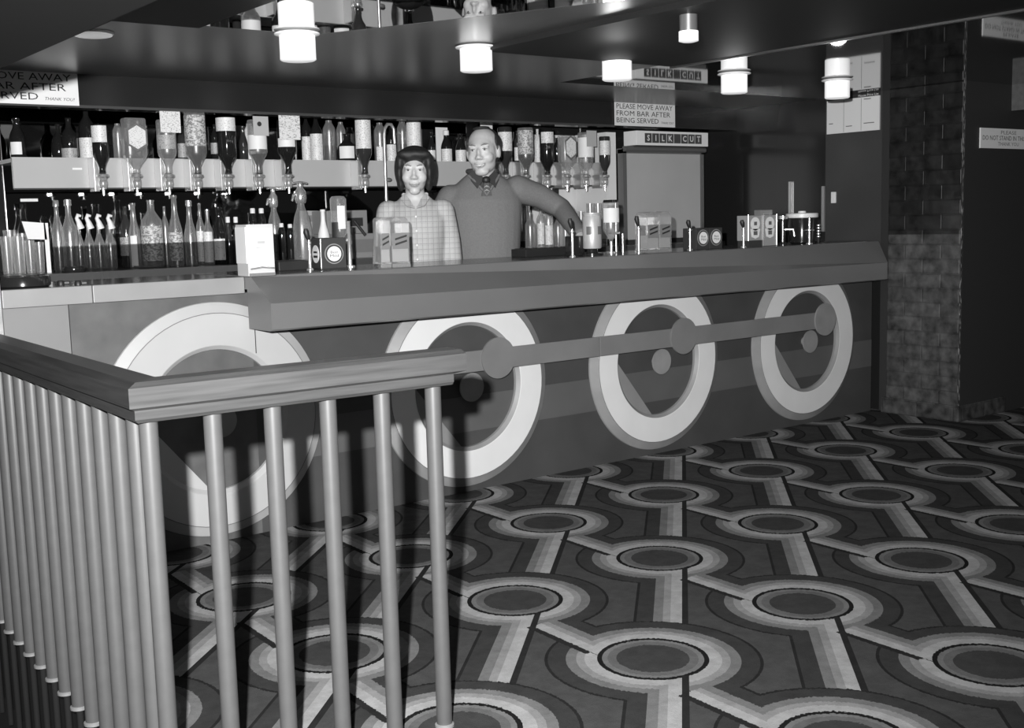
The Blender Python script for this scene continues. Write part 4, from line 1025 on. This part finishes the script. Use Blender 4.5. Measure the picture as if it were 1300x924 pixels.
def hand(bm, wrist, d, side, curl=.5):
    """palm and five fingers growing along d; side = thumb direction"""
    w = Vector(wrist); d = Vector(d).normalized(); sd = Vector(side); sd = (sd - d*sd.dot(d)).normalized(); nrm = d.cross(sd).normalized()
    pc = w+d*.045
    M = Matrix((sd, d, nrm)).transposed()
    ell(bm, pc, (.038, .05, .016), 16, M)
    for k, L in enumerate((.070, .078, .073, .058)):
        base = w+d*.085+sd*(.027-.018*k)
        p1 = base+d*L*.45-nrm*L*.1*curl; p2 = p1+d*L*.3-nrm*L*.25*curl; p3 = p2+d*L*.18-nrm*L*.3*curl
        limb(bm, [(w+d*.06+sd*(.022-.015*k), .0095), (base, .0095), (p1, .0088), (p2, .008), (p3, .007)])
    b0 = w+d*.025+sd*.03; limb(bm, [(w+d*.02+sd*.015, .014), (b0, .013), (b0+d*.03+sd*.018, .0105), (b0+d*.055+sd*.02-nrm*.01, .009)])

# ---- the woman
def woman():
    p = at(527, 250, .64)
    o = thing('person', 'woman with short dark bobbed hair in a pale checked blouse behind the counter', 'person', (p.x, .64, 0), math.radians(-33))
    F = head_frame((0, -.03, 1.378), .95, math.radians(-2), math.radians(1))
    def torso(bm, g):
        loft(bm, [(0, .02, .82, .155+g, .12+g), (0, .015, .95, .135+g, .105+g), (0, .01, 1.06, .125+g, .098+g), (0, 0, 1.17, .138+g, .112+g), (0, .0, 1.25, .146+g, .108+g), (0, .015, 1.31, .135+g, .085+g), (0, .02, 1.35, .09+g*.6, .064+g*.5), (0, .012, 1.385, .055+g*.4, .05+g*.4)])
    def arm(q): return [((q*.135, .015, 1.295), .054), ((q*.168, .03, 1.15), .046), ((q*.182, .03, 1.02), .041), ((q*.185, -.01, .92), .037), ((q*.178, -.045, .80), .028)]
    L, Rr_ = arm(-1), arm(1)
    t = BM(); torso(t, -.012); head_pieces(t, F, False)
    limb(t, [((0, .018, 1.33), .05), ((0, .006, 1.39), .047), ((0, -.006, 1.45), .047)])
    for A in (L, Rr_): limb(t, [(q, r*.85) for q, r in A]); hand(t, A[-1][0], (0, -.15, -1), (0, -1, 0))
    for q in (-1, 1): limb(t, [((q*.08, .02, .82), .085), ((q*.085, .02, .46), .052), ((q*.085, .04, .1), .036)]); ell(t, (q*.085, -.02, .045), (.035, .10, .03), 14)
    remesh(t, .0058, SKIN, 'body', o, 7)
    face_bits(o, F, False)
    t = BM(); torso(t, .006)
    for A in (L, Rr_): limb(t, [(q, r*1.05+.005) for q, r in A[:-1]]); cyl(t, A[-2][0], A[-1][0], A[-2][1]*1.05+.005, A[-1][1]+.012)
    bl = remesh(t, .0085, PLAID, 'blouse', o, 8, cut=lambda c: (c.z > 1.373) or (c.y < -.02 and c.z > 1.31 and abs(c.x) < (c.z-1.31)*.7))
    t = BM()
    for q in (-1, 1):
        v = [(q*.006, -.100, 1.312), (q*.044, -.100, 1.322), (q*.072, -.045, 1.362), (q*.054, -.022, 1.388), (q*.028, -.066, 1.358)]
        a = [t.verts.new(x) for x in v]; b2 = [t.verts.new((x[0], x[1]+.006, x[2]-.002)) for x in v]
        t.faces.new(a); t.faces.new(b2[::-1])
        for k in range(5): t.faces.new((a[k], a[(k+1) % 5], b2[(k+1) % 5], b2[k]))
    tube(t, [(.060*math.sin(a), .018-.048*math.cos(a), 1.380) for a in [k*PI/8 for k in range(3, 14)]], .010)
    obj('collar', t, PLAID, bl, True)
    t = BM()
    for zz in (1.27, 1.20, 1.13, 1.06): ell(t, (0, -.122 if zz < 1.25 else -.112, zz), (.006, .004, .006), 10)
    obj('button', t, LIDW, bl, True)
    t = BM(); loft(t, [(0, .02, .45, .20, .16), (0, .02, .65, .18, .15), (0, .02, .82, .164, .128), (0, .02, .95, .143, .113)]); obj('skirt', t, SKIRT, o, True)
    for q in (-1, 1):
        t = BM(); ell(t, (q*.085, -.025, .032), (.042, .115, .032), 18); obj('shoe', t, SHOE, o, True)
    t = BM(); P, Rm, s = F
    def e(x, y, z, rx, ry, rz): ell(t, P(x, y, z), (rx*s, ry*s, rz*s), 20, Rm)
    e(0, .030, .176, .099, .106, .082); e(0, .06, .11, .092, .075, .09)
    for q in (-1, 1):
        e(q*.077, .012, .135, .030, .064, .085); e(q*.073, .004, .070, .022, .048, .052); e(q*.078, -.024, .125, .019, .038, .070); e(q*.074, -.040, .165, .022, .034, .045)
        e(q*.040, -.062, .206, .050, .034, .026)
    e(0, -.064, .208, .055, .032, .024); e(-.030, -.074, .196, .036, .020, .018); e(.035, -.072, .200, .034, .020, .016)
    remesh(t, .0058, HAIRD, 'hair', o, 9)
woman()
# ---- the man
def man():
    p = at(613, 226, .74)
    o = thing('person', 'smiling balding man in a grey V-neck jumper and tie, one arm stretched along the counter', 'person', (p.x, .74, 0), math.radians(-28))
    F = head_frame((0, -.075, 1.474), 1.05, math.radians(-22), math.radians(-3))
    Z = .075
    def torso(bm, g):
        loft(bm, [(0, .02, .86, .18+g, .125+g), (0, .01, 1.00, .18+g, .13+g), (0, 0, 1.15, .188+g, .13+g), (0, 0, 1.28, .198+g, .128+g), (0, .005, 1.35, .20+g, .118+g), (.01, .015, 1.42, .165+g, .092+g), (.005, .015, 1.462, .115+g*.7, .075+g*.6), (0, .01, 1.49, .078+g*.4, .062+g*.4)])
    Rr_ = [((-.172, .02, 1.362), .068), ((-.245, .03, 1.25), .056), ((-.262, .03, 1.10), .047), ((-.25, -.01, .96), .042), ((-.24, -.04, .85), .032)]
    inv = Matrix.Rotation(math.radians(28), 4, 'Z')
    def loc(v): return inv @ (Vector(v) - Vector((p.x, .74, 0)))
    el = loc(at(712, 264, .60)); wr = loc(at(739, 303, .30)); fo = el.lerp(wr, .45); sh_ = Vector((.19, .02, 1.405))
    L = [(sh_, .068), (sh_.lerp(el, .5)+Vector((0, 0, .014)), .058), (el, .050), (fo, .044), (wr, .031)]
    t = BM(); torso(t, -.014); head_pieces(t, F, True)
    limb(t, [((0, .015, 1.44), .066), ((0, -.02, 1.50), .062), ((0, -.045, 1.56), .06)])
    for A in (L, Rr_): limb(t, [(Vector(q), r*.85) for q, r in A])
    dl = (wr-fo).normalized(); dl = Vector((dl.x, dl.y, -.12)).normalized()
    hand(t, wr, dl, Vector((dl.y, -dl.x, 0)), .5); hand(t, Rr_[-1][0], (.1, -.3, -1), (0, -1, 0), .7)
    for q in (-1, 1): limb(t, [((q*.095, .02, .86), .095), ((q*.1, .02, .48), .06), ((q*.1, .04, .1), .042)]); ell(t, (q*.1, -.03, .045), (.042, .12, .035), 14)
    remesh(t, .006, SKIN, 'body', o, 6)
    face_bits(o, F, True)
    zv = 1.375
    def V(c): return c.y < .0 and c.z > zv and abs(c.x) < (c.z-zv)*.68
    t = BM(); torso(t, .008)
    for A in (L, Rr_): limb(t, [(Vector(q), r+.007) for q, r in A[:-1]]); cyl(t, A[-2][0], Vector(A[-2][0]).lerp(Vector(A[-1][0]), .88), A[-2][1]+.007, A[-1][1]+.011)
    sw = remesh(t, .008, SWEATER, 'jumper', o, 8, cut=lambda c: c.z > 1.487 or V(c))
    t = BM(); tube(t, [(-.082, -.045, 1.478), (-.060, -.082, 1.452), (-.030, -.112, 1.412), (0, -.124, 1.374), (.030, -.112, 1.412), (.060, -.082, 1.452), (.082, -.045, 1.478)], .007); obj('neckband', t, SWEATER, sw, True)
    t = BM(); torso(t, -.003); st = remesh(t, .008, SHIRT, 'shirt', o, 4, cut=lambda c: c.z < 1.3)
    t = BM()
    for q in (-1, 1):
        v = [(q*.006, -.108, 1.462), (q*.048, -.118, 1.412), (q*.074, -.080, 1.452), (q*.078, -.01, 1.500), (q*.058, -.055, 1.506)]
        a = [t.verts.new(x) for x in v]; b2 = [t.verts.new((x[0], x[1]+.008, x[2]-.003)) for x in v]
        t.faces.new(a); t.faces.new(b2[::-1])
        for k in range(5): t.faces.new((a[k], a[(k+1) % 5], b2[(k+1) % 5], b2[k]))
    tube(t, [(.077*math.sin(a), .008-.07*math.cos(a), 1.502) for a in [k*PI/8 for k in range(2, 15)]], .014)
    obj('shirt_collar', t, SHIRT, st, True)
    t = BM(); ell(t, (0, -.116, 1.452), (.022, .017, .020), 14); prism(t, [(-.011, 1.44), (.011, 1.44), (.028, 1.37), (-.028, 1.37)], -.125, -.112, 1); tie = obj('tie', t, TIE, o, True)
    t = BM()
    for k in range(2): prism(t, [(-.018, 1.412-.02*k), (.0, 1.424-.02*k), (.018, 1.412-.02*k), (.0, 1.418-.02*k)], -.1268, -.125, 1)
    obj('tie_pattern', t, TIEP, tie)
    t = BM(); limb(t, [((-.085, .02, .86), .105), ((-.1, .02, .48), .08), ((-.1, .03, .08), .07)]); limb(t, [((.085, .02, .86), .105), ((.1, .02, .48), .08), ((.1, .03, .08), .07)]); loft(t, [(0, .02, .8, .18, .13), (0, .02, .95, .185, .13)])
    remesh(t, .012, TROUS, 'trousers', o, 4)
    for q in (-1, 1):
        t = BM(); ell(t, (q*.1, -.035, .035), (.048, .14, .035), 18); obj('shoe', t, SHOE, o, True)
    t = BM(); P, Rm, s = F
    def e(x, y, z, rx, ry, rz): ell(t, P(x, y, z), (rx*s, ry*s, rz*s), 20, Rm)
    e(0, .052, .168, .081, .080, .076); e(0, .07, .12, .075, .055, .07)
    for q in (-1, 1): e(q*.073, .012, .168, .010, .036, .034); e(q*.076, -.002, .142, .006, .012, .026)
    e(.0, .005, .236, .045, .05, .010)
    remesh(t, .0058, HAIRM, 'hair', o, 3)
man()

# ================================================================== LIGHT
def light(name, kind, loc, energy, size=.05):
    ld = bpy.data.lights.new(name, kind); ld.energy = energy; ld.shadow_soft_size = size
    o = bpy.data.objects.new(name, ld); o.location = loc; COL.objects.link(o); return o
fl_ = CAM - CR*.13 - CD*.15 - CF*.02
fo_ = light('camera_flash', 'SPOT', fl_, 1750, .02)
fo_.data.spot_size = math.radians(97); fo_.data.spot_blend = 1.0
fo_.rotation_euler = ray(540, 380).to_track_quat('-Z', 'Y').to_euler()
for px, py in ((377, 80), (604, 88), (783, 102), (932, 121), (1063, 126)):
    p = atz(px, py, HC-.16); light('lamp_glow', 'POINT', (p.x, p.y, HC-.15), .9, .05)
wd = bpy.data.worlds.new('room dark'); SC.world = wd; wd.use_nodes = True
wd.node_tree.nodes['Background'].inputs[0].default_value = (1, 1, 1, 1); wd.node_tree.nodes['Background'].inputs[1].default_value = .035
